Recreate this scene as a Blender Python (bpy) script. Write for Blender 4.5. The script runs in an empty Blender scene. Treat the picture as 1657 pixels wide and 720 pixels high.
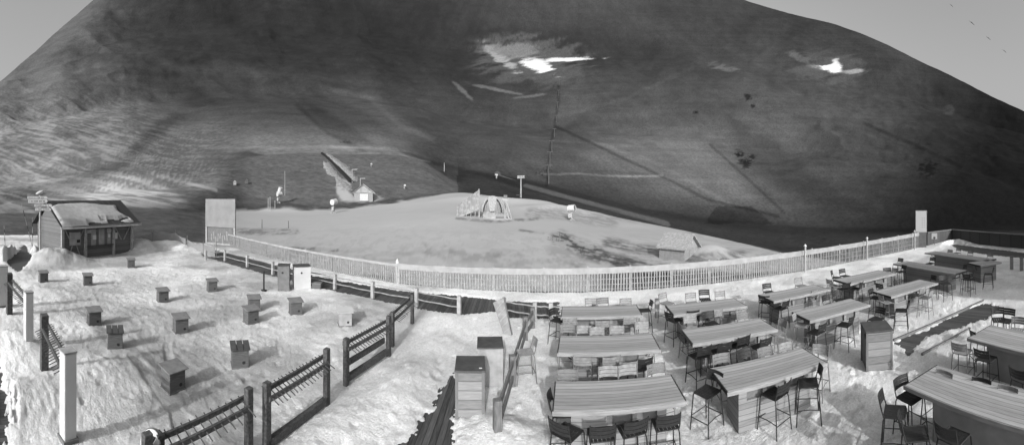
import bpy, math, random
import numpy as np
from mathutils import Matrix, Vector
random.seed(7)
PI = math.pi
sc = bpy.context.scene
C = sc.collection

# ---------------------------------------------------------------- camera
F, YH, XC, H = 580.0, 318.0, 828.5, 5.0
cd = bpy.data.cameras.new('camera'); cam = bpy.data.objects.new('camera', cd); C.objects.link(cam)
cam.location = (0, 0, H); cam.rotation_euler = (PI / 2, 0, 0)
cd.type = 'PANO'; cd.panorama_type = 'CENTRAL_CYLINDRICAL'
cd.central_cylindrical_radius = 1.0
cd.central_cylindrical_range_u_min = -XC / F; cd.central_cylindrical_range_u_max = (1657 - XC) / F
cd.central_cylindrical_range_v_min = -(720 - YH) / F; cd.central_cylindrical_range_v_max = YH / F
cd.clip_start = 0.05; cd.clip_end = 20000
sc.camera = cam
# ---------------------------------------------------------------- sky and sun
SUN_AZ, SUN_EL = math.radians(1), math.radians(24)       # azimuth the light travels towards, from +Y
w = bpy.data.worlds.new('World'); sc.world = w; w.use_nodes = True
nt = w.node_tree; nt.nodes.clear()
sky = nt.nodes.new('ShaderNodeTexSky'); sky.sky_type = 'NISHITA'; sky.sun_disc = False
sky.sun_elevation = SUN_EL; sky.sun_rotation = PI + SUN_AZ; sky.dust_density = 7; sky.ozone_density = 1; sky.air_density = 1.6
bw = nt.nodes.new('ShaderNodeRGBToBW'); bg = nt.nodes.new('ShaderNodeBackground'); wo = nt.nodes.new('ShaderNodeOutputWorld')
bg.inputs[1].default_value = 0.15
nt.links.new(sky.outputs[0], bw.inputs[0]); nt.links.new(bw.outputs[0], bg.inputs[0]); nt.links.new(bg.outputs[0], wo.inputs[0])
sd = bpy.data.lights.new('sun', 'SUN'); sd.energy = 2.6; sd.angle = math.radians(0.6); sd.color = (1, 1, 1)
so = bpy.data.objects.new('sun', sd); C.objects.link(so)
dirv = Vector((math.sin(SUN_AZ) * math.cos(SUN_EL), math.cos(SUN_AZ) * math.cos(SUN_EL), -math.sin(SUN_EL)))
so.rotation_euler = dirv.to_track_quat('-Z', 'Y').to_euler(); so.location = (0, -20, 30)
vs = sc.view_settings; vs.view_transform = 'Standard'; vs.look = 'None'; vs.gamma = 1; vs.exposure = 0.52
sc.cycles.max_bounces = 5

# ---------------------------------------------------------------- helpers
def at(x, y, z=0.0):
    """world point at height z seen at photo pixel x, y"""
    t = (x - XC) / F; d = F * (H - z) / (y - YH)
    return Vector((d * math.sin(t), d * math.cos(t), z))
def polar(x, d, z=0.0):
    t = (x - XC) / F
    return Vector((d * math.sin(t), d * math.cos(t), z))

def vnoise(x, y, seed=0):
    xi = np.floor(x).astype(np.int64); yi = np.floor(y).astype(np.int64)
    xf = x - xi; yf = y - yi
    def h(a, b):
        n = (a * 374761393 + b * 668265263 + seed * 974634777) & 0x7fffffff
        n = ((n ^ (n >> 13)) * 1274126177) & 0x7fffffff
        n = n ^ (n >> 16)
        return (n & 0xffff) / 65535.0
    u = xf * xf * (3 - 2 * xf); v = yf * yf * (3 - 2 * yf)
    return (h(xi, yi) * (1 - u) + h(xi + 1, yi) * u) * (1 - v) + (h(xi, yi + 1) * (1 - u) + h(xi + 1, yi + 1) * u) * v
def fbm(x, y, octv=4, seed=0, gain=.5):
    a = 1.0; s = 0; t = 0
    for i in range(octv):
        s = s + a * vnoise(x, y, seed + i * 17); t += a; a *= gain; x = x * 2.03 + 13.7; y = y * 2.03 + 7.1
    return s / t
def sstep(a, b, x):
    t = np.clip((x - a) / (b - a), 0, 1); return t * t * (3 - 2 * t)

def new_mat(name):
    m = bpy.data.materials.new(name); m.use_nodes = True
    n = m.node_tree.nodes; p = n['Principled BSDF']; p.inputs['Specular IOR Level'].default_value = .25
    return m, m.node_tree, p
def mat_noise(name, a, b, scale=8, rough=.7, bump=0.0, stretch=(1, 1, 1), metallic=0, bscale=None, detail=6, dist=.02, spec=None):
    m, t, p = new_mat(name)
    tc = t.nodes.new('ShaderNodeTexCoord'); mp = t.nodes.new('ShaderNodeMapping'); mp.inputs['Scale'].default_value = stretch
    nz = t.nodes.new('ShaderNodeTexNoise'); nz.inputs['Scale'].default_value = scale; nz.inputs['Detail'].default_value = detail
    cr = t.nodes.new('ShaderNodeValToRGB'); cr.color_ramp.elements[0].position = .3; cr.color_ramp.elements[1].position = .7
    cr.color_ramp.elements[0].color = (a, a, a, 1); cr.color_ramp.elements[1].color = (b, b, b, 1)
    L = t.links.new
    L(tc.outputs['Object'], mp.inputs[0]); L(mp.outputs[0], nz.inputs['Vector']); L(nz.outputs['Fac'], cr.inputs[0]); L(cr.outputs[0], p.inputs['Base Color'])
    p.inputs['Roughness'].default_value = rough; p.inputs['Metallic'].default_value = metallic
    if spec is not None: p.inputs['Specular IOR Level'].default_value = spec
    if bump:
        n2 = t.nodes.new('ShaderNodeTexNoise'); n2.inputs['Scale'].default_value = bscale or scale * 3; n2.inputs['Detail'].default_value = 8
        L(mp.outputs[0], n2.inputs['Vector'])
        bp = t.nodes.new('ShaderNodeBump'); bp.inputs['Strength'].default_value = bump; bp.inputs['Distance'].default_value = dist
        L(n2.outputs['Fac'], bp.inputs['Height']); L(bp.outputs[0], p.inputs['Normal'])
    return m
def mat_planks(name, a, b, width, axis='Y', groove=.35, grain=(1.2, 22, 22), rough=.7, bump=.4):
    """boards: grain noise along the board, tone per board, dark joints every `width` metres across `axis`"""
    m, t, p = new_mat(name); L = t.links.new
    N = t.nodes.new
    tc = N('ShaderNodeTexCoord'); sp = N('ShaderNodeSeparateXYZ'); L(tc.outputs['Object'], sp.inputs[0])
    dv = N('ShaderNodeMath'); dv.operation = 'DIVIDE'; dv.inputs[1].default_value = width; L(sp.outputs[axis], dv.inputs[0])
    fl = N('ShaderNodeMath'); fl.operation = 'FLOOR'; L(dv.outputs[0], fl.inputs[0])
    fr = N('ShaderNodeMath'); fr.operation = 'FRACT'; L(dv.outputs[0], fr.inputs[0])
    wn = N('ShaderNodeTexWhiteNoise'); wn.noise_dimensions = '1D'; L(fl.outputs[0], wn.inputs['W'])
    mp = N('ShaderNodeMapping'); mp.inputs['Scale'].default_value = grain; L(tc.outputs['Object'], mp.inputs[0])
    of = N('ShaderNodeVectorMath'); of.operation = 'ADD'; L(mp.outputs[0], of.inputs[0]); L(wn.outputs['Color'], of.inputs[1])
    nz = N('ShaderNodeTexNoise'); nz.inputs['Scale'].default_value = 2; nz.inputs['Detail'].default_value = 8; nz.inputs['Roughness'].default_value = .65; L(of.outputs[0], nz.inputs['Vector'])
    ad = N('ShaderNodeMath'); ad.operation = 'MULTIPLY_ADD'; ad.inputs[1].default_value = .35; L(wn.outputs['Value'], ad.inputs[0]); L(nz.outputs['Fac'], ad.inputs[2])
    cr = N('ShaderNodeValToRGB'); cr.color_ramp.elements[0].position = .4; cr.color_ramp.elements[1].position = .95
    cr.color_ramp.elements[0].color = (a, a, a, 1); cr.color_ramp.elements[1].color = (b, b, b, 1); L(ad.outputs[0], cr.inputs[0])
    s = N('ShaderNodeMath'); s.operation = 'SUBTRACT'; s.inputs[1].default_value = .5; L(fr.outputs[0], s.inputs[0])
    ab = N('ShaderNodeMath'); ab.operation = 'ABSOLUTE'; L(s.outputs[0], ab.inputs[0])
    jr = N('ShaderNodeMapRange'); jr.inputs['From Min'].default_value = .41; jr.inputs['From Max'].default_value = .47
    jr.inputs['To Min'].default_value = 1; jr.inputs['To Max'].default_value = groove; L(ab.outputs[0], jr.inputs[0])
    mx = N('ShaderNodeVectorMath'); mx.operation = 'SCALE'; L(cr.outputs[0], mx.inputs[0]); L(jr.outputs[0], mx.inputs['Scale'])
    L(mx.outputs[0], p.inputs['Base Color']); p.inputs['Roughness'].default_value = rough
    hm = N('ShaderNodeMath'); hm.operation = 'MULTIPLY_ADD'; hm.inputs[1].default_value = .3; L(nz.outputs['Fac'], hm.inputs[0]); L(jr.outputs[0], hm.inputs[2])
    bp = N('ShaderNodeBump'); bp.inputs['Strength'].default_value = bump; bp.inputs['Distance'].default_value = .008
    L(hm.outputs[0], bp.inputs['Height']); L(bp.outputs[0], p.inputs['Normal'])
    return m

M = {}
M['dark'] = mat_noise('dark_painted_metal', .012, .022, 20, .55, spec=.3)
M['mid'] = mat_noise('grey_painted_metal', .10, .15, 14, .6)
M['light'] = mat_noise('frosted_metal', .14, .24, 9, .75)
M['top'] = mat_planks('tabletop_boards', .20, .37, .115, 'Y', .5)
M['topedge'] = mat_noise('tabletop_edge', .17, .27, 3, .7, .3, (1, 8, 8))
M['body'] = mat_planks('table_body_boards', .13, .22, .12, 'Z', .5, grain=(1.2, 1.2, 20))
M['hole'] = mat_noise('shelf_inside', .10, .15, 6, .8)
M['brace'] = mat_noise('brace_metal', .02, .03, 10, .5)
M['oldwood'] = mat_noise('weathered_wood', .07, .17, 4, .8, .5, (9, 9, 1.0))
M['rackwood'] = mat_noise('dark_rack_wood', .03, .09, 3, .8, .5, (6, 6, 6))
M['tine'] = mat_noise('tine_wood', .035, .07, 5, .8)
M['white'] = mat_noise('white_paint', .36, .44, 2, .6)
M['offwhite'] = mat_noise('weathered_white_paint', .20, .32, 4, .7)
M['box'] = mat_noise('grey_box_boards', .06, .11, 5, .8, .3, (1, 1, 6))
M['lid'] = mat_noise('box_lid', .11, .18, 6, .7, .2)
M['binlid'] = mat_noise('bin_lid', .04, .075, 5, .5, .15)
M['binwood'] = mat_planks('bin_boards', .12, .23, .21, 'Z', .6, grain=(1.5, 1.5, 14))
M['bindark'] = mat_noise('bin_side', .10, .14, 4, .7, .2)
M['lath'] = mat_noise('pale_lath', .16, .26, 5, .75)
M['band'] = mat_noise('pale_top_band', .22, .30, 2.5, .75, .2)
M['hutwood'] = mat_planks('hut_boards', .08, .14, .16, 'Z', .45, grain=(1.0, 1.0, 14))
M['huttrim'] = mat_noise('hut_timber', .20, .30, 5, .8, .3)
M['roof'] = mat_planks('roof_sheet', .03, .055, .3, 'X', .6)
M['glass'] = mat_noise('shutter_panel', .18, .30, 2, .5)
M['paper'] = mat_noise('paper', .4, .5, 5, .7)
M['parapet'] = mat_planks('parapet_boards', .05, .075, .5, 'X', .7)
M['cap'] = mat_noise('parapet_cap', .10, .15, 4, .7)
M['stone'] = mat_noise('grey_render', .18, .24, 3, .8, .3)
M['pale_structure'] = mat_noise('pale_coated_steel', .18, .30, .9, .7)
M['tarp'] = mat_noise('pale_tarp', .15, .20, 1.2, .7, .3)
M['mark'] = mat_noise('faded_lettering', .06, .1, 9, .8)

class MB:
    def __init__(s): s.v = []; s.f = []
    def box(s, c, size, R=None, taper=1.0):
        R = R or Matrix.Identity(3); n = len(s.v); hx, hy, hz = size[0] / 2, size[1] / 2, size[2] / 2
        for z in (-1, 1):
            k = taper if z > 0 else 1
            for x, y in ((-1, -1), (1, -1), (1, 1), (-1, 1)):
                s.v.append(Vector(c) + R @ Vector((x * hx * k, y * hy * k, z * hz)))
        for q in ((3, 2, 1, 0), (4, 5, 6, 7), (0, 1, 5, 4), (1, 2, 6, 5), (2, 3, 7, 6), (3, 0, 4, 7)): s.f.append([n + i for i in q])
        return s
    def beam(s, a, b, wd, ht, up=(0, 0, 1)):
        a, b = Vector(a), Vector(b); x = (b - a); l = x.length; x.normalize(); u = Vector(up)
        y = u.cross(x)
        if y.length < 1e-4: y = Vector((0, 1, 0)).cross(x)
        y.normalize(); z = x.cross(y)
        s.box((a + b) / 2, (l, wd, ht), Matrix((x, y, z)).transposed()); return s
    def tube(s, pts, r, n=6, r1=None):
        pts = [Vector(p) for p in pts]; base = len(s.v); m = len(pts)
        for i, p in enumerate(pts):
            t = (pts[min(i + 1, m - 1)] - pts[max(i - 1, 0)]).normalized()
            a = t.cross(Vector((0, 0, 1)))
            if a.length < .05: a = t.cross(Vector((0, 1, 0)))
            a.normalize(); b = t.cross(a)
            rr = r if r1 is None else r + (r1 - r) * i / (m - 1)
            for k in range(n):
                q = 2 * PI * k / n; s.v.append(p + (a * math.cos(q) + b * math.sin(q)) * rr)
        for i in range(m - 1):
            for k in range(n):
                s.f.append([base + i * n + k, base + i * n + (k + 1) % n, base + (i + 1) * n + (k + 1) % n, base + (i + 1) * n + k])
        s.f.append([base + k for k in range(n)][::-1]); s.f.append([base + (m - 1) * n + k for k in range(n)])
        return s
    def prism(s, pts, off):
        """polygon pts extruded by vector off"""
        n = len(s.v); k = len(pts); off = Vector(off)
        for p in pts: s.v.append(Vector(p))
        for p in pts: s.v.append(Vector(p) + off)
        s.f.append([n + i for i in range(k)][::-1]); s.f.append([n + k + i for i in range(k)])
        for i in range(k): s.f.append([n + i, n + (i + 1) % k, n + k + (i + 1) % k, n + k + i])
        return s
    def grid(s, P):
        n = len(s.v); r = len(P); c = len(P[0])
        for row in P:
            for p in row: s.v.append(Vector(p))
        for i in range(r - 1):
            for j in range(c - 1): s.f.append([n + i * c + j, n + i * c + j + 1, n + (i + 1) * c + j + 1, n + (i + 1) * c + j])
        return s
    def data(s, name, mat, bevel=0):
        me = bpy.data.meshes.new(name); me.from_pydata([tuple(v) for v in s.v], [], s.f); me.materials.append(mat)
        import bmesh
        b = bmesh.new(); b.from_mesh(me); bmesh.ops.recalc_face_normals(b, faces=b.faces)
        if bevel: bmesh.ops.bevel(b, geom=b.edges[:], offset=bevel, segments=1, affect='EDGES', clamp_overlap=True)
        b.to_mesh(me); b.free(); me.update()
        return me
    def build(s, name, mat, parent=None, bevel=0, smooth=False):
        me = s.data(name, M[mat] if isinstance(mat, str) else mat, bevel)
        if smooth: me.polygons.foreach_set('use_smooth', [True] * len(me.polygons))
        o = bpy.data.objects.new(name, me); C.objects.link(o); o.parent = parent
        return o
def tag(o, label=None, cat=None, group=None, kind=None):
    if label: o['label'] = label
    if cat: o['category'] = cat
    if group: o['group'] = group
    if kind: o['kind'] = kind
    return o
def empty(name, loc=(0, 0, 0), rz=0, label=None, cat=None, group=None):
    o = bpy.data.objects.new(name, None); C.objects.link(o); o.location = loc; o.rotation_euler = (0, 0, rz); o.empty_display_size = .2
    return tag(o, label, cat, group)
def dup(o, loc, rz, label=None, group=None):
    r = o.copy(); C.objects.link(r); r.location = loc; r.rotation_euler = (0, 0, rz); r.scale = (1, 1, 1)
    if label: r['label'] = label
    if group: r['group'] = group
    for ch in kids.get(o.name, []):
        c = ch.copy(); C.objects.link(c); c.parent = r
        for g in kids.get(ch.name, []):
            d = g.copy(); C.objects.link(d); d.parent = c
    return r
kids = {}
def remember(o):
    kids[o.name] = [c for c in C.objects if c.parent is o]
    for c in kids[o.name]: kids[c.name] = [g for g in C.objects if g.parent is c]
def mesh_np(name, V, Fq, mat, attr=None, smooth=True):
    me = bpy.data.meshes.new(name)
    me.vertices.add(len(V)); me.vertices.foreach_set('co', V.astype(np.float32).ravel())
    me.loops.add(Fq.size); me.loops.foreach_set('vertex_index', Fq.astype(np.int32).ravel())
    me.polygons.add(len(Fq)); me.polygons.foreach_set('loop_start', np.arange(0, Fq.size, 4, dtype=np.int32))
    me.update(calc_edges=True); me.validate()
    if smooth: me.polygons.foreach_set('use_smooth', np.ones(len(me.polygons), dtype=bool))
    if attr is not None:
        a = me.attributes.new('cover', 'FLOAT', 'POINT'); a.data.foreach_set('value', attr.astype(np.float32))
    me.materials.append(mat)
    o = bpy.data.objects.new(name, me); C.objects.link(o)
    return o

# ================================================================ SETTING: terrain (valley, slopes, mountains)
# columns of the heightfield: bearing (given as photo x), then control points (distance, elevation given as photo y) from the piste outwards
cols = {
 -260: [(42,-.8),(75,355),(110,338),(170,322),(330,285),(430,265),(560,250)],
 -60: [(42,-.8),(75,350),(110,325),(170,305),(350,235),(460,190),(600,168)],
 0:   [(42,-.8),(75,345),(110,322),(175,300),(360,215),(480,160),(620,131)],
 50:  [(42,-.8),(75,345),(115,320),(180,292),(370,210),(520,140),(700,90)],
 100: [(42,-.8),(75,345),(120,316),(185,282),(380,200),(560,110),(800,45)],
 150: [(42,-.8),(75,343),(125,312),(200,272),(420,190),(620,90),(880,2)],
 200: [(42,-.8),(75,342),(130,306),(220,258),(460,180),(700,70),(1000,-40)],
 300: [(42,-1.2),(80,345),(150,298),(260,243),(520,170),(800,50),(1100,-85)],
 400: [(36,-2.5),(110,342),(190,256),(232,239),(560,160),(850,45),(1200,-130)],
 550: [(28,-3),(118,339),(205,250),(240,238),(600,165),(900,55),(1300,-160)],
 680: [(26,-3),(135,322),(215,262),(255,250),(620,180),(920,70),(1350,-170)],
 745: [(26,-3),(150,312),(195,300),(260,276),(640,190),(940,80),(1380,-175)],
 800: [(26,-3),(145,318),(190,306),(265,282),(650,195),(950,85),(1400,-170)],
 870: [(26,-3),(125,325),(200,322),(290,296),(650,205),(950,92),(1400,-160)],
 930: [(26,-3),(110,338),(215,338),(300,310),(640,210),(950,95),(1350,-135)],
 1000:[(26,-3),(95,352),(220,353),(310,328),(620,215),(950,98),(1300,-100)],
 1130:[(26,-3),(70,378),(225,379),(330,352),(600,225),(930,95),(1220,-30)],
 1250:[(26,-3),(50,405),(230,398),(345,365),(580,245),(900,110),(1120,15)],
 1380:[(26,-3),(42,425),(235,398),(350,370),(560,262),(850,140),(1000,50)],
 1500:[(30,-3),(44,430),(240,396),(350,370),(540,275),(800,175),(930,105)],
 1657:[(42,-3),(52,420),(240,390),(350,366),(520,295),(740,225),(820,182)],
 1900:[(42,-3),(52,420),(240,380),(350,360),(500,310),(700,285),(800,270)],
}
xs = sorted(cols); K = 7
D = np.array([[p[0] for p in cols[x]] for x in xs], float)
Z = np.array([[(p[1] if i == 0 else H - (p[1] - YH) / F * p[0]) for i, p in enumerate(cols[x])] for x in xs], float)
# inner rim and far back
D = np.hstack([np.minimum(D[:, :1] * .5, 14), D, D[:, -1:] * 1.12, D[:, -1:] * 1.6]); Z = np.hstack([np.full((len(xs), 1), -3.5), Z, Z[:, -1:] - 15, Z[:, -1:] * .45])
X = np.linspace(-260, 1900, 1150)
def smooth_interp(xq, xp, fp):
    """cubic Hermite through the columns"""
    xp = np.array(xp, float); i = np.clip(np.searchsorted(xp, xq) - 1, 0, len(xp) - 2)
    m = np.gradient(fp, xp); h = xp[i + 1] - xp[i]; t = (xq - xp[i]) / h
    d = (fp[i + 1] - fp[i]) / h
    m0, m1 = m[i], m[i + 1]
    return (2*t**3-3*t**2+1)*fp[i] + (t**3-2*t**2+t)*h*m0 + (-2*t**3+3*t**2)*fp[i+1] + (t**3-t**2)*h*m1
Dc = np.stack([smooth_interp(X, xs, D[:, k]) for k in range(D.shape[1])])       # [K, nx]
Zc = np.stack([smooth_interp(X, xs, Z[:, k]) for k in range(Z.shape[1])])
nseg = [4, 100, 50, 22, 95, 90, 80, 6, 5]
S = np.concatenate([[k + j / n for j in range(n)] for k, n in enumerate(nseg)] + [[len(nseg)]])
ii = np.clip(S.astype(int), 0, len(nseg) - 1); tt = (S - ii)[:, None]
Dg = Dc[ii] * (1 - tt) + Dc[ii + 1] * tt; Zg = Zc[ii] * (1 - tt) + Zc[ii + 1] * tt
# soften the kinks above the piste lip
for _ in range(14):
    k = 157
    Zg[k:-12] = .25 * Zg[k-1:-13] + .5 * Zg[k:-12] + .25 * Zg[k+1:-11]
TH = (X - XC) / F
WX = Dg * np.sin(TH)[None]; WY = Dg * np.cos(TH)[None]
Sg = np.repeat(S[:, None], len(X), 1); Xg = np.repeat(X[None], len(S), 0)
mt = sstep(4.0, 5.2, Sg)                                   # 0 on the piste, 1 on the mountain
base_n = fbm(WX / 160, WY / 160, 5, 3)
rid = 1 - np.abs(2 * fbm(WX / 210 + .3 * base_n, WY / 210, 5, 11) - 1)
fade_top = 1 - sstep(6.4, 7.0, Sg) * .72
Zg = Zg + mt * fade_top * ((rid - .6) * 27 + (fbm(WX / 60, WY / 60, 3, 23) - .5) * 7)
gul = fbm((WX + .35 * Zg * np.sign(WX)) / 24 + 1.5 * fbm(WX / 90, WY / 90, 2, 32), (Zg + .25 * WY) / 130, 4, 33, .6)
Zg = Zg + mt * (fbm(WX / 9, WY / 9, 3, 31) - .5) * .9 + mt * fade_top * (gul - .5) * 2.5
sl = sstep(2.0, 2.15, Sg) * (1 - mt)
Zg = Zg + sl * ((fbm(WX / 14, WY / 14, 4, 41) - .5) * 1.6)
Zg = Zg + (1 - sstep(1.8, 2.05, Sg)) * (fbm(WX / 7, WY / 7, 3, 51) - .5) * .25
# snow heaps on the piste
def heap(px, d, r, h, ry=None):
    p = polar(px, d); ry = ry or r
    c, s_ = math.cos((px - XC) / F), math.sin((px - XC) / F)
    u = (WX - p.x) * c - (WY - p.y) * s_; v = (WX - p.x) * s_ + (WY - p.y) * c
    return h * np.exp(-(u / r) ** 2 - (v / ry) ** 2)
Zg += heap(800, 118, 16, 1.6, 7) + heap(905, 100, 9, 1.5, 5) + heap(1110, 47, 4.5, .6, 3) + heap(1152, 45, 3.2, 1.4, 3) + heap(452, 118, 8, 1.2, 5)
YP = YH - (Zg - H) / Dg * F                                # where it shows, used to plan the ground cover and its painted shading
# ---- ground cover (bare ground albedo / snow cover), with some shade and a glint painted in
def seg(px, py, pts):
    """distance in px to a polyline, a planning aid for tracks on the slope"""
    best = np.full(px.shape, 1e9)
    for (ax, ay), (bx_, by_) in zip(pts[:-1], pts[1:]):
        vx, vy = bx_ - ax, by_ - ay; L2 = vx * vx + vy * vy
        t = np.clip(((px - ax) * vx + (py - ay) * vy) / L2, 0, 1)
        best = np.minimum(best, np.hypot(px - ax - t * vx, py - ay - t * vy))
    return best
def poly(px, py, pts):
    ins = np.zeros(px.shape, bool); n = len(pts)
    for i in range(n):
        ax, ay = pts[i]; bx_, by_ = pts[(i + 1) % n]
        if ay == by_: continue
        c = ((ay > py) != (by_ > py)) & (px < (bx_ - ax) * (py - ay) / (by_ - ay) + ax); ins ^= c
    return ins
nA = fbm(WX / 120, WY / 120, 5, 61); nB = fbm(WX / 22, WY / 22, 5, 71); nC = fbm(WX / 4, WY / 4, 3, 81)
wob = (nB - .5) * 9
px, py = Xg + wob, YP + wob * .6
A = .022 + .026 * nA + .008 * nB + .006 * nC                # dry grass and scree
gl = fbm((WX + .35 * Zg * np.sign(WX)) / 11 + 2.0 * nA, (Zg + .25 * WY) / 70, 5, 34, .65); st2 = fbm((WX * .7 + WY * .2 + Zg * .5) / 60, Zg / 4.5 + 3 * nA, 4, 35, .6)
A *= (.80 + .12 * sstep(.3, .7, gl) + .14 * sstep(.35, .7, st2) + .14 * (nB - .3)) * (1 - .30 * sstep(210, 60, py) * sstep(120, 300, px))
A *= 1 + .9 * sstep(420, 60, px) + .45 * np.exp(-((px - 1120) / 190) ** 2 - ((py - 250) / 90) ** 2) * 1.2
A *= 1 - .86 * sstep(1330, 1620, px + (py - 250) * .6)     # shade of the right flank put into the ground colour
A *= 1 - .35 * np.exp(-((px - 640) / 190) ** 2 - ((py - 60) / 120) ** 2)
# thin snow on the left slope, in streaks that run down the fall line
stk = .6 * fbm((WY - Zg) / 15 + nB, (WY + Zg) / 3.2 + nB * 2, 4, 91, .66) + .4 * fbm(WX / 9, WY / 7, 4, 93, .7)
lm = sstep(330, 120, px) * sstep(120, 200, py) * (1 - sstep(4.9, 5.6, Sg) * .55)
A = A + lm * (.02 + .13 * sstep(.36, .72, stk))
lm2 = sstep(2.2, 2.6, Sg) * sstep(4.6, 4.0, Sg) * sstep(400, 330, px); A = A + lm2 * (.05 * sstep(.44, .62, stk) + .02)
strip = np.exp(-((Sg - 3.93) / .25) ** 2) * sstep(330, 420, px) * sstep(705, 600, px); A += strip * (.05 + .07 * nB)
def blur_poly(pts, soft):
    return sstep(-soft, soft, np.where(poly(px, py, pts), 1, -1) * seg(px, py, pts + pts[:1]))
MTN = (Sg > 3.0)  # MTN regions: light and shade of mountain folds painted into the ground colour
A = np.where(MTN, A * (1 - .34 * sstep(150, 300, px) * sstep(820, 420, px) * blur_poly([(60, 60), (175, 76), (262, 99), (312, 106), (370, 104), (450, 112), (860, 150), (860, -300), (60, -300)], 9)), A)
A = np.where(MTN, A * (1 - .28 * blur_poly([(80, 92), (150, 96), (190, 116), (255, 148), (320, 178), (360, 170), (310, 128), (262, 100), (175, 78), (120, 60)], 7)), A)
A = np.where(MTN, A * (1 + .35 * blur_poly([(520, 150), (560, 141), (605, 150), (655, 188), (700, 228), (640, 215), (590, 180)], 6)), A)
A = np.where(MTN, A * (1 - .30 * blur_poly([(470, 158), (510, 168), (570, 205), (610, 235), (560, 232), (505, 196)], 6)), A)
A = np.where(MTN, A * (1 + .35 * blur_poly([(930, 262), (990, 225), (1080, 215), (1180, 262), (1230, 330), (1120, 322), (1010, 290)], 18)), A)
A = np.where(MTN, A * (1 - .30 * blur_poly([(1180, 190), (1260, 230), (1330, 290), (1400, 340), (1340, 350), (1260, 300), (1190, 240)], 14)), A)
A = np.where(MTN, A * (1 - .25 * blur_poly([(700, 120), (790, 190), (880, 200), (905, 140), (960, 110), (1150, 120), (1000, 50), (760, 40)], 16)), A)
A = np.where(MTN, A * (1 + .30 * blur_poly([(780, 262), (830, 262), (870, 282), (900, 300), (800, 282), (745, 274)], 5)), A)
A = np.where(Sg > 2.1, A + (.05 + .12 * sstep(.42, .6, stk)) * blur_poly([(120, 332), (180, 290), (245, 277), (268, 300), (305, 332)], 8), A)
A = np.where(Sg > 2.1, A + .10 * sstep(3.5, 1.2, seg(px, py, [(255, 284), (300, 296), (352, 309)])), A)
A = np.where(Sg > 2.1, A + (.05 + .05 * nC) * blur_poly([(405, 244), (440, 238), (560, 237), (640, 244), (695, 262), (600, 256), (520, 251), (430, 251)], 2.5), A)
# lower nursery slope: bare groomed strip
ns = sstep(365, 420, px) * sstep(2.02, 2.1, Sg) * (1 - sstep(3.0, 3.12, Sg)) * sstep(775, 740, px)
A = A * (1 - ns) + ns * (.060 + .026 * nB + .014 * nC)
hutsnow = np.exp(-((Xg - 590) / 32) ** 2 - ((YP - 321) / 7) ** 2) + np.exp(-((Xg - 556) / 12) ** 2 - ((YP - 304) / 16) ** 2); A = np.where(Sg > 2, A + .20 * sstep(.3, .6, hutsnow * (.5 + nC)), A)
# valley road and stream bed
road = seg(px, py, [(-80, 345), (0, 322), (120, 296), (200, 262), (250, 215), (300, 180), (380, 168)])
A = np.where(Sg > 2, A * (1 - .42 * sstep(17, 3, road) * sstep(340, 240, px)), A)
A = np.where((Sg > 2.05) & (px > 740), A * (1 - .5 * sstep(4.2, 3.9, Sg)), A)
lip = sstep(2.05, 2.12, Sg) * sstep(3.9, 3.2, Sg) * sstep(735, 770, px); A = A * (1 - lip) + lip * (.022 + .012 * nB)
lb = seg(px, py, [(850, 300), (960, 330), (1080, 362)]); A = np.where(Sg > 3.0, A + .05 * sstep(5, 2, lb), A)
for pts, wd, dv in (([(905, 118), (902, 180), (890, 240), (885, 300)], 2.2, -.5), ([(900, 205), (985, 245), (1070, 285), (1150, 325), (1260, 350)], 2.4, -.55),
                    ([(1150, 235), (1200, 280), (1270, 345)], 2.2, -.5), ([(700, 262), (800, 288), (900, 322), (1000, 345)], 3.5, -.4),
                    ([(1400, 200), (1480, 235), (1600, 290)], 3.0, -.45), ([(480, 170), (530, 215), (600, 250)], 3, -.35),
                    ([(870, 282), (930, 281), (1000, 285), (1072, 284)], 1.6, 1.3), ([(520, 140), (600, 160), (650, 205), (700, 225)], 4, .35),
                    ([(380, 100), (470, 150), (520, 200)], 5, .2), ([(900, 190), (1010, 160), (1120, 110)], 3, .25),
                    ([(960, 230), (1060, 262), (1180, 330)], 3.0, .28), ([(330, 290), (430, 285), (500, 262)], 2, .5)):
    dd = seg(Xg + wob * .5, YP + wob * .5, pts); A = np.where(Sg > 3.3, A * (1 + dv * .75 * (.7 + .6 * nC) * sstep(wd * 1.6, wd * .3, dd)), A)
for cx, cy, r in ((1196, 250, 6), (1206, 263, 8), (1217, 253, 5), (1210, 158, 6), (1220, 172, 4), (1503, 272, 13), (1128, 182, 4)):
    A = np.where(Sg > 3.5, A * (1 - .75 * sstep(r * 1.5, r * .6, np.hypot(px - cx, (py - cy) * 1.3) + (nC - .5) * r * 2.2)), A)
qd = poly(px, py, [(1140, 362), (1160, 335), (1215, 333), (1250, 362)]); A = np.where(qd & (Sg > 3.5), A * .55, A)
# summit snowfields, the right one with a painted glint
nS = fbm(WX / 30, WY / 30, 5, 95); nW = fbm((WX * .6 + Zg) / 55 + nB, (Zg - WX * .45) / 16 + nA * 3, 6, 96, .62)
def field(cx, cy, rx, ry, rot, amt, thr):
    global A
    c, s_ = math.cos(rot), math.sin(rot); u = (Xg - cx) * c + (YP - cy) * s_; v = -(Xg - cx) * s_ + (YP - cy) * c
    g = np.exp(-(u / rx) ** 2 - (v / ry) ** 2); m = sstep(-.05, .34, g - thr + (nW - .5) * 1.5) * sstep(.10, .35, g) * (.75 + .5 * (nC - .2)); m = np.clip(m, 0, 1); A = np.where(Sg > 4.5, A * (1 - m) + m * amt, A)
field(862, 98, 95, 42, .12, .050, .34); field(868, 104, 36, 13, .35, .50, .46); field(812, 94, 36, 10, .65, .20, .42); field(925, 96, 48, 4, -.03, .5, .5); field(835, 84, 50, 15, .1, .10, .42)
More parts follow.
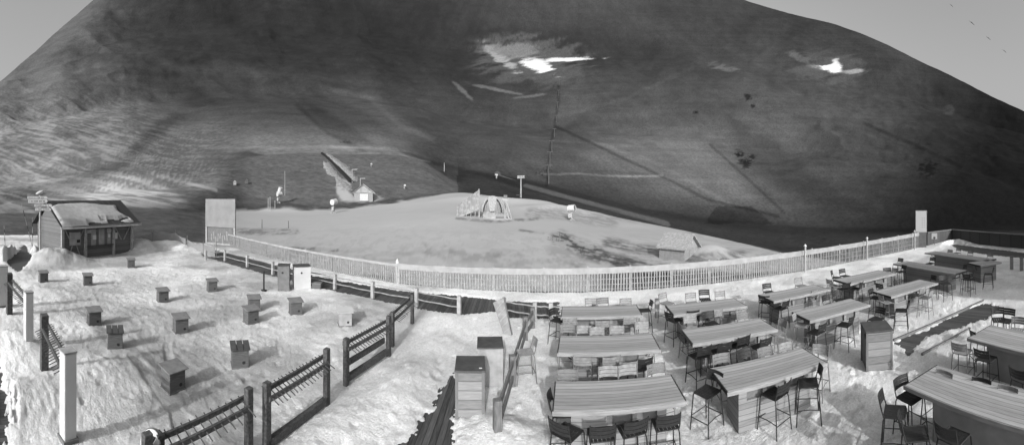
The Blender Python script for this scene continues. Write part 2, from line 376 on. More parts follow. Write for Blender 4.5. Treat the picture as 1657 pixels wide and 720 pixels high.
field(1345, 110, 60, 26, .05, .055, .32); field(1352, 112, 22, 8, .05, .75, .5); field(1334, 110, 34, 3, .16, .6, .5); field(1378, 115, 26, 5, -.1, .22, .45); field(1352, 106, 8, 14, .1, .5, .6); field(1180, 112, 40, 9, .25, .075, .46); field(1300, 98, 36, 8, .5, .07, .5)  # bright core with star-like wisps: a glint painted into the ground colour
field(752, 150, 30, 4, .75, .07, .45); field(810, 146, 50, 3.5, .2, .075, .45); field(860, 155, 40, 3.5, -.12, .07, .45); field(1535, 175, 12, 14, .4, .035, .5)
# piste snow, with bare or dirty tongues
snow = 1 - sstep(1.985, 2.03, Sg + (nB - .5) * .07 + (nC - .5) * .05)
pis = .30 + .03 * nB
dirty = np.zeros_like(A)
for pts, wd, a in (([(905, 385), (940, 402), (1000, 425), (1085, 446)], 13, .75), ([(985, 393), (1060, 408), (1130, 420), (1200, 415)], 9, .55), ([(740, 354), (800, 359), (870, 354)], 2.2, .5),
                   ([(385, 373), (430, 375), (480, 374)], 5, .45), ([(470, 402), (545, 405)], 3, .5), ([(840, 372), (880, 378)], 2, .5), ([(1000, 352), (1090, 362), (1135, 378)], 6, .25),
                   ([(860, 345), (905, 345), (990, 358)], 10, .3), ([(1160, 424), (1190, 428)], 5, .6), ([(690, 405), (750, 415), (840, 420)], 10, .22), ([(940, 425), (900, 410)], 14, .2)):
    dd = seg(Xg + (nC - .5) * 8 + wob, YP + (nB - .5) * 6, pts); dirty = np.maximum(dirty, a * sstep(wd * 1.5, wd * .4, dd))
ruf = fbm((WX + WY * .2) / 4.5 + nC, (WY - WX * .2) / 2.6, 4, 97, .65)
nF = fbm((WX * .9 + WY * .3) / .9, (WY * .8 - WX * .25) / 2.4, 4, 98, .65)
pis = pis * (1 - dirty * (.25 + .8 * sstep(.38, .58, nF)))
pis = pis * (1 - .10 * sstep(.5, .62, nF) * sstep(355, 400, YP + 30 * (nB - .5)))
pis = pis * (1 - .30 * sstep(.5, .66, ruf) * sstep(385, 420, YP)) + .06 * sstep(.60, .7, ruf) * sstep(390, 420, YP)
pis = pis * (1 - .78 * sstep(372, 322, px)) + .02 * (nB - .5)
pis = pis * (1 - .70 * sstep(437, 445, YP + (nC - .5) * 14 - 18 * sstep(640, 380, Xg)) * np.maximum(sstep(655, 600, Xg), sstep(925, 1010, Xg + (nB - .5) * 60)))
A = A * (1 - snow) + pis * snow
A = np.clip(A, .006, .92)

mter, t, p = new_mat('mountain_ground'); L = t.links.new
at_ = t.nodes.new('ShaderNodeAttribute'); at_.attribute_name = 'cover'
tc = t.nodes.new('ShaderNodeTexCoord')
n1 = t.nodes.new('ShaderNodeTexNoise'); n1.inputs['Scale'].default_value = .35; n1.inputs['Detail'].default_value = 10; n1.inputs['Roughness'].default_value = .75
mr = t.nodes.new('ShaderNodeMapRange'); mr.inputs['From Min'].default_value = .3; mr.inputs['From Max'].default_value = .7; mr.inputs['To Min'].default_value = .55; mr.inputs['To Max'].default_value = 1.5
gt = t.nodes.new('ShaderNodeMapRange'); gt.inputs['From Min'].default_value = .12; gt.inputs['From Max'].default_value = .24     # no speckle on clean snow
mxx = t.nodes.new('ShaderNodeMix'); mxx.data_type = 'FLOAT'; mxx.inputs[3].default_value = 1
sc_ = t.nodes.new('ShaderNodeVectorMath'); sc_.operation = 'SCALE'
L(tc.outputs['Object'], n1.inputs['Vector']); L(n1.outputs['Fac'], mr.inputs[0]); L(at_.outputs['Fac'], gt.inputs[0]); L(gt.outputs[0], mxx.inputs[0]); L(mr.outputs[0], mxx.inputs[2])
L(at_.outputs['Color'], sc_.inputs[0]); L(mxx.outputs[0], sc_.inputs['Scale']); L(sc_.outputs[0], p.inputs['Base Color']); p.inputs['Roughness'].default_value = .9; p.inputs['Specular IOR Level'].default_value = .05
n2 = t.nodes.new('ShaderNodeTexNoise'); n2.inputs['Scale'].default_value = .12; n2.inputs['Detail'].default_value = 12; n2.inputs['Roughness'].default_value = .7
bp = t.nodes.new('ShaderNodeBump'); bp.inputs['Strength'].default_value = .55; bp.inputs['Distance'].default_value = 1.2
iv = t.nodes.new('ShaderNodeMath'); iv.operation = 'MULTIPLY_ADD'; iv.inputs[1].default_value = -.5; iv.inputs[2].default_value = .55
L(gt.outputs[0], iv.inputs[0]); L(iv.outputs[0], bp.inputs['Strength'])
L(tc.outputs['Object'], n2.inputs['Vector']); L(n2.outputs['Fac'], bp.inputs['Height']); L(bp.outputs[0], p.inputs['Normal'])

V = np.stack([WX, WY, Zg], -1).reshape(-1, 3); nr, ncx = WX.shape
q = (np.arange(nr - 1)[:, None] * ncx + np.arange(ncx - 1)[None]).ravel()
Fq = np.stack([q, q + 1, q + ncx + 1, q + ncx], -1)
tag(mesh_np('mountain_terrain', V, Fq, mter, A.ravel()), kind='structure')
# outer ground sheet to the horizon, below everything
g = MB(); n = 72; ring = []
for r, z in ((0, -4.2), (60, -4.6), (200, -60), (900, -120), (9000, -200)): ring.append([(r * math.sin(2 * PI * k / n), r * math.cos(2 * PI * k / n), z) for k in range(n + 1)])
g.grid(ring); tag(g.build('valley_ground', mat_noise('valley_ground', .03, .06, .02, .9)), kind='structure')

def ground(xp, yp, smin=1.0):
    """first point of the slope seen at that bearing and height: (distance, z)"""
    c = int(np.clip(np.searchsorted(X, xp), 0, len(X) - 1)); col = YP[:, c]
    for r in range(1, len(S)):
        if S[r] > smin and (col[r - 1] - yp) * (col[r] - yp) <= 0 and col[r] <= yp: return Dg[r, c], Zg[r, c]
    return Dg[100, c], Zg[100, c]
def zat(xp, d):
    c = int(np.clip(np.searchsorted(X, xp), 0, len(X) - 1)); return float(np.interp(d, Dg[:, c], Zg[:, c]))

# ================================================================ terrace deck + its snow
deckpoly = [(-46, -9), (-46, 10), (-38, 20), (-27.5, 26.3), (-6.4, 19.95), (13, 17.5), (33.4, 14.95), (38.0, 13.9), (34.2, 4.5), (33, -9)]
M['deck'] = mat_planks('deck_boards', .025, .095, .14, 'X', .4, grain=(14, 1.2, 14))
g = MB(); g.prism([(x, y, -3.6) for x, y in deckpoly], (0, 0, 3.555)); tag(g.build('terrace', 'deck'), kind='structure')
bare = [
 [at(733, 600), at(706, 648), at(640, 724), at(600, 790), at(700, 820), at(742, 720), at(742, 640)],                      # cleared boards beside the bins
 [at(1600, 487), at(1560, 500), at(1447, 553), at(1470, 572), at(1500, 545), at(1600, 515), at(1620, 497)],               # cleared path
 [at(320, 397), at(420, 420), at(510, 445), at(640, 468), at(742, 476), at(805, 484), at(808, 502), at(745, 510), at(674, 497), at(603, 484), at(542, 471), at(442, 447), at(400, 435), at(330, 415)],
 [at(806, 486), at(905, 486), at(905, 514), at(815, 512)],
 [at(-20, 570), at(2, 590), at(16, 650), at(22, 740), at(30, 900), at(-60, 900)],
 [at(1545, 394), at(1657, 408), at(1700, 412), at(1700, 420), at(1600, 412), at(1520, 399)],
 [at(5, 425), at(40, 395), at(60, 420), at(30, 440)],
]
def sdist(x, y, pts):
    """signed distance, positive inside"""
    best = np.full(x.shape, 1e9); P = [(p.x, p.y) for p in pts]
    for (ax, ay), (bx_, by_) in zip(P, P[1:] + P[:1]):
        vx, vy = bx_ - ax, by_ - ay; t_ = np.clip(((x - ax) * vx + (y - ay) * vy) / (vx * vx + vy * vy + 1e-9), 0, 1)
        best = np.minimum(best, np.hypot(x - ax - t_ * vx, y - ay - t_ * vy))
    return np.where(poly(x, y, P), best, -best)
th = np.radians(np.arange(-98, 98.01, .17)); dd = 3.6 * np.exp(np.arange(0, 2.62, .0085))
GX = dd[:, None] * np.sin(th)[None]; GY = dd[:, None] * np.cos(th)[None]
hz = .030 * (fbm(GX / 1.7, GY / 1.7, 3, 5) - .5) * 2 + .040 * (fbm(GX / .36, GY / .36, 3, 6) - .5) + .040 * (fbm(GX / .11, GY / .11, 3, 7) - .5)
# broken wind crust between the boxes: ribs across the slope of the light
rb = fbm(GX / .9, GY / .16, 3, 8); hz += .016 * sstep(.45, .7, rb) * sstep(-3, -6, GX)
nE = fbm(GX / .8, GY / .8, 4, 9)
hz0 = hz * 0; bm = hz * 0
for b in bare:
    s_ = sdist(GX, GY, b) + (nE - .5) * .35 + (fbm(GX / .10, GY / .10, 3, 19) - .5) * .36
    bm = np.maximum(bm, sstep(-.12, .14, s_))
def mound(px_, py_, r, h, ry=None, rot=0):
    p = at(px_, py_); ry = ry or r; c, s2 = math.cos(rot), math.sin(rot)
    u = (GX - p.x) * c + (GY - p.y) * s2; v = -(GX - p.x) * s2 + (GY - p.y) * c
    return h * np.exp(-((u / r) ** 2 + (v / ry) ** 2) ** 1.2) * (1 + .5 * (nE - .5))
hz += mound(78, 425, 1.6, 1.05) + mound(38, 412, 1.6, 1.1) + mound(226, 405, 1.8, .95, 1.4) + mound(2, 420, 1.6, 1.0) + mound(118, 424, 1.3, .5)
hz += mound(60, 640, 1.0, .32, 3.2, .25) + mound(20, 560, 1.2, .30) + mound(1540, 398, 4, .5, 1.5) + mound(270, 398, 3, .5) + mound(310, 404, 2.5, .35)
for x_, y_ in ((650, 548), (615, 600), (550, 650), (450, 735), (668, 515), (590, 620), (495, 690)): hz += mound(x_ + 60, y_ + 8, .6, .15, 1.1)
hz += mound(545, 490, 1.2, .14) + mound(590, 500, 1.0, .12) + mound(790, 700, .6, .16) + mound(850, 700, .5, .12) + mound(1210, 660, .45, .2, .3) + mound(1000, 716, .5, .16)
hz += mound(1580, 440, 1.2, .35) + mound(1350, 640, 1.0, .10)
for k in range(1500):   # footprints and clods
    fx, fy = random.uniform(-3.2, 20), random.uniform(3.2, 17)
    if random.random() < .3: fx, fy = random.uniform(-20, -4), random.uniform(3, 20)
    rr_ = math.hypot(fx, fy); i0 = int(math.log(max(rr_, 3.61) / 3.6) / .0085); j0 = int((math.degrees(math.atan2(fx, fy)) + 98) / .17)
    di = int(.35 / (rr_ * .0085)) + 2; dj = int(.35 / (rr_ * .00297)) + 2
    sl_ = np.s_[max(0, i0 - di):i0 + di, max(0, j0 - dj):j0 + dj]
    if hz[sl_].size == 0: continue
    rad_ = random.uniform(.07, .13); sgn = random.choice((-.05, -.045, -.04, .04))
    hz[sl_] += sgn * np.exp(-(((GX[sl_] - fx) ** 2 + (GY[sl_] - fy) ** 2) / rad_ ** 2) ** 1.5)
for k in range(60):   # larger scuffs and clods along the way through the tables
    hz += mound(random.uniform(720, 1500), random.uniform(500, 715), random.uniform(.10, .22), random.choice((-.05, -.04, .05, .06)))
for a, b, wd in (((215, 580), (330, 715), .16), ((270, 560), (290, 700), .12), ((840, 480), (700, 640), .4), ((830, 640), (880, 700), .3)):
    pa, pb = at(*a), at(*b); vx, vy = pb.x - pa.x, pb.y - pa.y
    t_ = np.clip(((GX - pa.x) * vx + (GY - pa.y) * vy) / (vx * vx + vy * vy), 0, 1)
    hz -= .05 * sstep(wd * 1.5, wd * .5, np.hypot(GX - pa.x - t_ * vx, GY - pa.y - t_ * vy))
hz = np.maximum(hz, -.03) * (1 - bm) + bm * (-.075 + .05 * (fbm(GX / .2, GY / .2, 3, 20) - .42))
edge = sdist(GX, GY, [Vector((x, y, 0)) for x, y in deckpoly])
hz = np.where(edge < .25, hz - .1 * sstep(.25, 0, edge), hz)
# trodden snow tone: random patches with grey shadow areas painted in, left field greyer
cov = .72 + .28 * sstep(.35, .62, fbm(GX / 2.2, GY / 2.2, 4, 12)) * .6 + .18 * (fbm(GX / .3, GY / .3, 3, 13) - .5)
cov -= .07 * sstep(.5, .7, fbm(GX / 1.3 + 9, GY / 1.3, 3, 14)) * sstep(5, 12, np.abs(GX + 1))
tr = sstep(.75, .45, np.abs(GX + .2 + (GY - 8) * .16)) * sstep(14, 6, GY) * 0
cov += .08 * sstep(-9, -12, GX) * sstep(4.5, 3, GY); cov -= .20 * sstep(-3, -5, GX) * sstep(3.2, 5.5, GY) * (.4 + 1.2 * sstep(.35, .65, fbm(GX / 3.5, GY / 3.5, 3, 15))); cov = np.clip(cov - .06, .36, .88)
msn, t, p = new_mat('trodden_snow'); L = t.links.new
a2 = t.nodes.new('ShaderNodeAttribute'); a2.attribute_name = 'cover'; tc = t.nodes.new('ShaderNodeTexCoord')
n1 = t.nodes.new('ShaderNodeTexNoise'); n1.inputs['Scale'].default_value = 14; n1.inputs['Detail'].default_value = 10; n1.inputs['Roughness'].default_value = .8
mr = t.nodes.new('ShaderNodeMapRange'); mr.inputs['From Min'].default_value = .3; mr.inputs['From Max'].default_value = .7; mr.inputs['To Min'].default_value = .66; mr.inputs['To Max'].default_value = 1.22
s1 = t.nodes.new('ShaderNodeVectorMath'); s1.operation = 'SCALE'
L(tc.outputs['Object'], n1.inputs['Vector']); L(n1.outputs['Fac'], mr.inputs[0]); L(a2.outputs['Color'], s1.inputs[0]); L(mr.outputs[0], s1.inputs['Scale']); L(s1.outputs[0], p.inputs['Base Color'])
p.inputs['Roughness'].default_value = .65
mp = t.nodes.new('ShaderNodeMapping'); mp.inputs['Scale'].default_value = (1, 1.6, 1)
n2 = t.nodes.new('ShaderNodeTexNoise'); n2.inputs['Scale'].default_value = 13; n2.inputs['Detail'].default_value = 9; n2.inputs['Roughness'].default_value = .78
bp = t.nodes.new('ShaderNodeBump'); bp.inputs['Strength'].default_value = 1.0; bp.inputs['Distance'].default_value = .085
L(tc.outputs['Object'], mp.inputs[0]); L(mp.outputs[0], n2.inputs['Vector']); L(n2.outputs['Fac'], bp.inputs['Height']); L(bp.outputs[0], p.inputs['Normal'])
M['snow'] = msn
V = np.stack([GX, GY, hz], -1).reshape(-1, 3); nr, nc = GX.shape
q = (np.arange(nr - 1)[:, None] * nc + np.arange(nc - 1)[None]); ok = (edge > 0); okf = ok[:-1, :-1] & ok[1:, :-1] & ok[:-1, 1:] & ok[1:, 1:]
q = q[okf].ravel(); Fq = np.stack([q, q + 1, q + nc + 1, q + nc], -1)
tag(mesh_np('snow_ground', V, Fq, msn, cov.ravel()), kind='structure')
def hs(x, y):
    d = math.hypot(x, y); a = math.atan2(x, y)
    i = int(np.clip(round(math.log(max(d, 3.6) / 3.6) / .0085), 0, len(dd) - 1)); j = int(np.clip(round((math.degrees(a) + 98) / .17), 0, len(th) - 1))
    return float(hz[i, j])
M['dirtysnow'] = mat_noise('dirty_snow', .10, .28, 1.2, .8, .6, dist=.3)
msc = mat_noise('snow_cap', .32, .42, 3, .6, .4, dist=.04); M['snowcap'] = msc

# ================================================================ BALUSTRADE (lath windbreak) round the terrace
def bay_fence(pts, h0, h1, pitch, bay, name, label, cat, band=.26, lath='lath', gap=.15):
    root = empty(name, (pts[0][0], pts[0][1], 0), 0, label, cat); O = Vector((pts[0][0], pts[0][1], 0))
    tot = sum((Vector(b) - Vector(a)).length for a, b in zip(pts[:-1], pts[1:])); run = 0
    for a, b in zip(pts[:-1], pts[1:]):
        a, b = Vector((a[0], a[1], 0)), Vector((b[0], b[1], 0)); L_ = (b - a).length; nb = max(1, round(L_ / bay)); u = (b - a) / L_
        ang = math.atan2(u.y, u.x); R = Matrix.Rotation(ang, 3, 'Z')
        for k in range(nb):
            s0, s1 = L_ * k / nb, L_ * (k + 1) / nb; f0 = (run + s0) / tot; f1 = (run + s1) / tot
            hh0 = h0 + (h1 - h0) * f0; hh1 = h0 + (h1 - h0) * f1
            m = MB(); s = s0 + .06
            while s < s1 - .03:
                h = hh0 + (hh1 - hh0) * (s - s0) / (s1 - s0)
                m.box(a + u * s - O + Vector((0, 0, (h - band) / 2 - .02)), (.060 + random.uniform(-.014, .014), .022, h - band + .04), R @ Matrix.Rotation(random.gauss(0, .022), 3, 'Y')); s += pitch
            for zz in (.10, (hh0 - band) * .37, (hh0 - band) * .68): m.beam(a + u * s0 - O + Vector((0, 0, zz)) + R @ Vector((0, .032, 0)), a + u * s1 - O + Vector((0, 0, zz)) + R @ Vector((0, .032, 0)), .02, .03)
            m.build('picket_panel', lath, root)
            r = MB(); P = []
            for t_ in np.linspace(0, 1, 5):
                h = hh0 + (hh1 - hh0) * t_; c = a + u * (s0 + (s1 - s0) * t_) - O; sag = -.02 * math.sin(PI * t_)
                P.append((c, h, sag))
            rows = []
            for c, h, sag in P:
                rows.append([c + R @ Vector((0, dy, 0)) + Vector((0, 0, z)) for dy, z in ((-.05, h - band), (-.05, h - .02 + sag), (-.02, h + sag), (.05, h + sag), (.05, h - band), (-.05, h - band))])
            r.grid(rows); r.build('top_rail', 'band', root)
            pm = MB(); pm.box(a + u * s0 - O + R @ Vector((0, .075, (hh0 + .03) / 2)), (.09, .05, hh0 + .06), R); pm.build('post', 'offwhite', root)
        run += L_
    return root
bay_fence([(-25.8, 25.4), (-16.6, 22.2), (-6.4, 19.5)], 1.25, 1.15, .155, 2.4, 'lath_fence', 'pale lath windbreak fence running from the white board to its bend', 'fence', band=.16)
bay_fence([(-6.4, 19.5), (1.7, 18.75), (13, 17.15), (23.7, 15.8), (33.2, 14.65)], 1.18, 1.5, .155, 2.45, 'lath_fence', 'long straight lath windbreak fence with a broad pale top band behind all the tables', 'fence', band=.34)
# parapet at the far end
def parapet():
    pts = [(33.3, 14.6), (37.4, 13.4), (33.8, 4.9), (32.4, -4)]
    root = empty('parapet_wall', (33.3, 14.6, 0), 0, 'dark boarded parapet wall with pale cap closing the far right end of the terrace', 'wall'); O = Vector((33.3, 14.6, 0))
    for a, b in zip(pts[:-1], pts[1:]):
        a, b = Vector((*a, 0)) - O, Vector((*b, 0)) - O; m = MB(); m.beam(a + Vector((0, 0, .65)), b + Vector((0, 0, .65)), .12, 1.26); m.build('wall_panel', 'parapet', root)
        c = MB(); c.beam(a + Vector((0, 0, 1.33)), b + Vector((0, 0, 1.33)), .30, .10); c.build('wall_cap', 'cap', root)
parapet()
# white posts that rise above the windbreak band
tops = [(643, 440, 'beside the bend of the windbreak'), (1303, 440, 'behind the third column of tables'), (1403, 421, 'behind the fourth column of tables'), (1480, 404, 'left of the bright lit panel')]
for x_, y_, ph in tops:
    p_ = at(x_, y_ + (18 if x_ < 700 else 0)); r = empty('fence_spike', (p_.x, p_.y, 0), 0, 'pale pointed post on the windbreak fence ' + ph, 'post')
    h = 1.32 if x_ < 700 else 1.75
    r.location = Vector(r.location) * (1 - .08 / p_.length) if x_ < 700 else Vector(r.location) * 1.0
    MB().box((0, 0, h / 2 - .05), (.16 if x_ < 700 else .07, .1, h), None).build('shaft', 'white', r)
    MB().box((0, 0, h + .02), (.16 if x_ < 700 else .22, .12, .14), None, .25).build('cap', 'white', r)

# ================================================================ low rail fence (posts + two pale rails)
def rail_fence(pp, label, heights=.78, post=.16, rails=(.62, .28)):
    P = [at(x, y) for x, y in pp]; root = empty('rail_fence', P[0], 0, label, 'fence'); O = P[0]
    for p_ in P:
        q_ = p_ - O; h = heights
        MB().box(q_ + Vector((0, 0, h / 2 - .08)), (post, post, h + .16), Matrix.Rotation(-.2, 3, 'Z')).build('post', 'offwhite', root, .01)
    for a, b in zip(P[:-1], P[1:]):
        for z in rails:
            m = MB(); n = 5; a_, b_ = a - O, b - O
            m.tube([a_.lerp(b_, k / n) + Vector((0, 0, z + .015 * math.sin(k * 2.3 + a.x))) for k in range(n + 1)], .03, 6); m.build('rail', 'lath', root)
    return root
rail_fence([(333, 421), (364, 421), (400, 431), (441.5, 443), (542, 467), (603, 481), (674, 494), (743, 508)], 'pale post and rail fence along the sunken dark lane on the left side')
rail_fence([(815.5, 512), (865.5, 521), (891.5, 522), (961, 521), (1063, 514)], 'pale post and rail fence behind the left column of tables, beside the lane gap')
# boarded guard between path and tables
P = [at(862, 531), at(850, 549), at(829, 623), at(805, 708)]
root = empty('guard_rail', P[0], 0, 'weathered timber guard rail running from the rear bin towards the lane', 'fence'); O = P[0]
for i, p_ in enumerate(P):
    MB().box(p_ - O + Vector((0, 0, .36)), (.17, .17, .86), Matrix.Rotation(.1 * i, 3, 'Z')).build('post', 'oldwood', root, .012)
for a, b in zip(P[:-1], P[1:]):
    for z in (.62, .22):
        MB().beam(a - O + Vector((.02, 0, z)), b - O + Vector((.02, 0, z)), .05, .15).build('rail', 'oldwood', root)

# ================================================================ ski racks
def rack(a, b, h, label, mid=False, tines=17, low=True, wd=.15, white_b=False):
    a, b = Vector(a), Vector(b); root = empty('ski_rack', a, math.atan2(b.y - a.y, b.x - a.x), label, 'ski rack', 'ski racks'); Lr = (b - a).length
    for x in ((0,) if white_b else (0, Lr)):
        g_ = MB(); g_.box((x, 0, h / 2 - .1), (wd, wd * .8, h + .2)); g_.build('post', 'rackwood', root, .01)
    for dy in (-.07, .10):
        MB().beam((0, dy, h * .80 + dy * .6), (Lr, dy, h * .80 + dy * .6), .05, .09).build('rail', 'rackwood', root)
    m = MB()
    for k in range(tines):
        x = Lr * (k + .6) / (tines + .2); j = random.uniform(-.02, .02)
        m.tube([(x, -.27 + j, h * .80 - .10), (x, .20 + j, h * .80 + .09)], .012, 5)
    m.build('tines', 'tine', root)
    if low: MB().beam((0, 0, .17), (Lr, 0, .17), .12, .16).build('lower_rail', 'rackwood', root)
    if mid: MB().beam((wd, .07, .52), (Lr - wd, .07, .52), .05, .17).build('middle_board', 'rackwood', root)
    return root
rack((-4.62, 2.85, 0), (-4.50, 4.98, 0), 1.42, 'nearest ski rack, cut by the bottom edge, beside a white disc', tines=13)
rack((-4.42, 5.42, 0), (-4.22, 7.42, 0), 1.38, 'ski rack with large open frame, second from the bottom edge of the photo', tines=17)
rack((-4.24, 8.50, 0), (-3.80, 10.6, 0), 1.25, 'ski rack with a broad middle board, third from the bottom edge', mid=True, tines=17)
rack((-3.92, 11.3, 0), (-3.87, 13.55, 0), 1.15, 'farthest ski rack of the row, ending at the pale rail fence', tines=18, low=False)
rack((-9.62, 2.62, 0), (-7.1, 2.42, 0), 1.72, 'ladder-like ski rack between a dark post and the nearest tall white post', tines=18, low=False, wd=.26, white_b=True)
rack((-15.0, 2.55, 0), (-11.85, 2.65, 0), 1.75, 'ladder-like ski rack between a dark grooved post and the middle white post', tines=18, low=False, wd=.3, white_b=True)
# tall white posts
for x_, y_, ph in ((110, 712, 'nearest, at the lower left with ski rack tines behind it'), (46, 562, 'middle, between the two ladder-like racks'), (4, 496, 'farthest, cut by the left edge of the photo')):
    p_ = at(x_, y_); r = empty('white_post', (p_.x, p_.y, 0), .1, 'tall square white post, ' + ph, 'post', 'tall white posts')
    wq = {110: .27, 46: .27, 4: .42}[x_]
    g_ = MB(); g_.box((0, 0, .82), (wq, wq, 2.0)); g_.build('shaft', 'white', r, .012)
    MB().box((0, 0, 1.84), (wq + .02, wq + .02, .03)).build('cap', 'offwhite', r)
    MB().box((0, 0, .03), (wq + .07, wq + .07, .12)).build('base_plate', 'bindark', r)
# round white disc lamp by the nearest rack
p_ = at(248, 716, 1.1); r = empty('disc_marker', (p_.x, p_.y, 0), 0, 'round white disc on a dark post beside the nearest ski rack', 'marker')
MB().box((.08, .06, .6), (.16, .12, 1.35)).build('post', 'rackwood', r, .01)
nrm = Vector((.25, -.6, .45)).normalized()
MB().tube([nrm * .07 + Vector((0, 0, 1.1)), nrm * .12 + Vector((0, 0, 1.1))], .17, 28).build('disc', 'white', r)
MB().tube([nrm * .03 + Vector((0, 0, 1.1)), nrm * .075 + Vector((0, 0, 1.1))], .195, 28).build('rim', 'dark', r)

# ================================================================ small wooden boxes on the snow field
def box_proto(kind):
    r = empty('wooden_box', (0, 0, 0), 0, 'proto', 'box', 'small lidded boxes on the snow field')
    m = MB(); m.box((0, 0, .26), (.46, .40, .56)); m.build('box_body', 'box' if kind != 'pale' else 'offwhite', r, .008)
    lm = 'lid' if kind != 'pale' else 'white'
    R = Matrix.Rotation(.14, 3, 'X')
    if kind == 'slats':
        for k in (-1, 0, 1):
            MB().box((k * .185, -.01, .585), (.165, .50, .03), R).build('lid_slat', 'binlid', r)
    else:
        MB().box((0, -.01, .58), (.58, .52, .028), R).build('lid', lm, r, .004)
    MB().tube([(.09, -.195, .17), (.09, -.206, .17)], .045, 14).build('hole', 'dark', r)
    MB().box((0, 0, .02), (.49, .43, .05)).build('foot', 'bindark', r)
    remember(r); return r
bp_ = {'plain': box_proto('plain'), 'slats': box_proto('slats'), 'pale': box_proto('pale')}
boxes = [(280, 628, .45, 'plain', 'largest lidded box, plain flat lid, nearest the ski rack with the white disc'),
 (388, 592, -.05, 'slats', 'lidded box with dark slatted lid, between the nearest box and the ski racks'),
 (186, 563, -.1, 'slats', 'lidded box with three separate lid slats, in front of the dark rack post'),
 (292, 537, .15, 'plain', 'lidded box with pale lid at the middle of the snow field'),
 (152, 525, .1, 'plain', 'lidded box standing where two long shadows cross on the left'),
 (406, 522, .35, 'plain', 'dark lidded box standing in front of another one, centre right of field'),
 (411, 502, .0, 'plain', 'lidded box half hidden behind a darker box'),
 (478, 508, .1, 'plain', 'lidded box nearest the two cabinets, standing alone'),
 (558, 526, .0, 'pale', 'almost white lidded box nearly lost in the snow, close to the ski racks'),
 (343, 471, .1, 'plain', 'lidded box to the left of the black slender post'),
 (263, 488, .15, 'plain', 'lidded box below the long dark crack in the snow'),
 (212, 433, .0, 'plain', 'small lidded box closest to the right corner of the kiosk'),
 (142, 461, .0, 'plain', 'small lidded box below the kiosk, at the end of a long shadow'),
 (70, 456, .1, 'plain', 'lidded box standing at the left near the snow heaps, beyond the grooved post')]
used = set()
for x_, y_, rz, k, lab in boxes:
    p_ = at(x_, y_); face = -(x_ - XC) / F + rz + .15
    if k not in used:
        used.add(k); o = bp_[k]; o.location = (p_.x, p_.y, hs(p_.x, p_.y) * .6); o.rotation_euler = (0, 0, face); o['label'] = lab
    else: o = dup(bp_[k], (p_.x, p_.y, hs(p_.x, p_.y) * .6), face, lab)
    o.scale = (1.06, 1.06, 1.02)

# ================================================================ cabinets and bins
def bin_(x, y, rz, w_, d_, h_, side, lidm, label, name='waste_bin', cat='bin', front='binwood', extra=None):
    p_ = at(x, y); r = empty(name, (p_.x, p_.y, 0), rz, label, cat)
    MB().box((0, 0, h_ / 2 - .03), (w_ - .05, d_ - .05, h_ - .04)).build('bin_body', side, r)
    for sy in (-1, 1): MB().box((0, sy * (d_ / 2 - .012), h_ / 2 - .02), (w_ - .10, .026, h_ - .08)).build('board_panel', front, r)
    for sx in (-1, 1):
        for sy in (-1, 1): MB().box((sx * (w_ / 2 - .03), sy * (d_ / 2 - .03), h_ / 2 - .04), (.07, .07, h_)).build('corner_post', side, r, .004)
    MB().box((0, 0, h_ - .015), (w_ + .04, d_ + .04, .035)).build('lid', lidm, r, .006)
    if extra: extra(r, w_, d_, h_)
    return r
def sticker(r, w_, d_, h_): MB().box((w_ * .36, -d_ * .34, h_ + .0045), (.07, .05, .003)).build('label_sticker', 'paper', r)
def handle(r, w_, d_, h_):
    MB().box((-w_ / 2 + .012, -.18, h_ * .82), (.03, .16, .08)).build('hand_slot', 'dark', r, .004)
bin_(761, 662, .10, .66, .74, 1.08, 'bindark', 'binlid', 'front wooden waste bin with dark lid and a tiny sticker, standing beside cleared boards', extra=sticker)
bin_(793, 616, .08, .66, .72, 1.05, 'offwhite', 'binlid', 'rear pale waste bin with dark lid, directly behind the bin with the sticker', front='offwhite')
bin_(1418, 590, -.78, .78, .80, 1.15, 'bindark', 'binlid', 'tall waste bin with dark side, pale boards and oval hand slot, standing alone among tables', extra=handle)
def knob(r, w_, d_, h_): MB().tube([(-.05, -d_ / 2 - .005, h_ * .72), (-.05, -d_ / 2 - .03, h_ * .72)], .05, 12).build('vent', 'dark', r)
bin_(459.5, 469, .55, .62, .62, 1.36, 'bindark', 'binlid', 'dark boarded cabinet, left one of the pair by the rail fence', 'cabinet', 'cabinet', 'bindark', knob)
bin_(488, 466, .72, .90, .72, 1.25, 'white', 'binlid', 'white cabinet with dark lid, right one of the pair by the rail fence', 'cabinet', 'cabinet', 'white', knob)
p_ = at(427, 471); r = empty('slender_post', p_, 0, 'slender black post on a flat round foot, left of the cabinets', 'post')
MB().tube([(0, 0, 0), (0, 0, 1.05)], .045, 8).build('shaft', 'dark', r); MB().tube([(0, 0, .0), (0, 0, .06)], .16, 14).build('foot', 'dark', r)
p_ = at(513, 467); r = empty('crate', p_, .3, 'small grey crate half buried in snow beside the white cabinet', 'crate')
MB().box((0, 0, .12), (.5, .4, .36)).build('crate_body', 'box', r, .01); MB().box((0, 0, .315), (.54, .44, .03)).build('lid', 'lid', r)
# kerb boards of the cleared path
for a_, b_ in (((1446, 551), (1592, 486)), ((1492, 574), (1570, 532))):
    pa, pb = at(*a_), at(*b_); o = MB().beam(pa + Vector((0, 0, .0)), pb + Vector((0, 0, .0)), .07, .10).build('path_edging', 'bindark', None); tag(o, kind='structure')
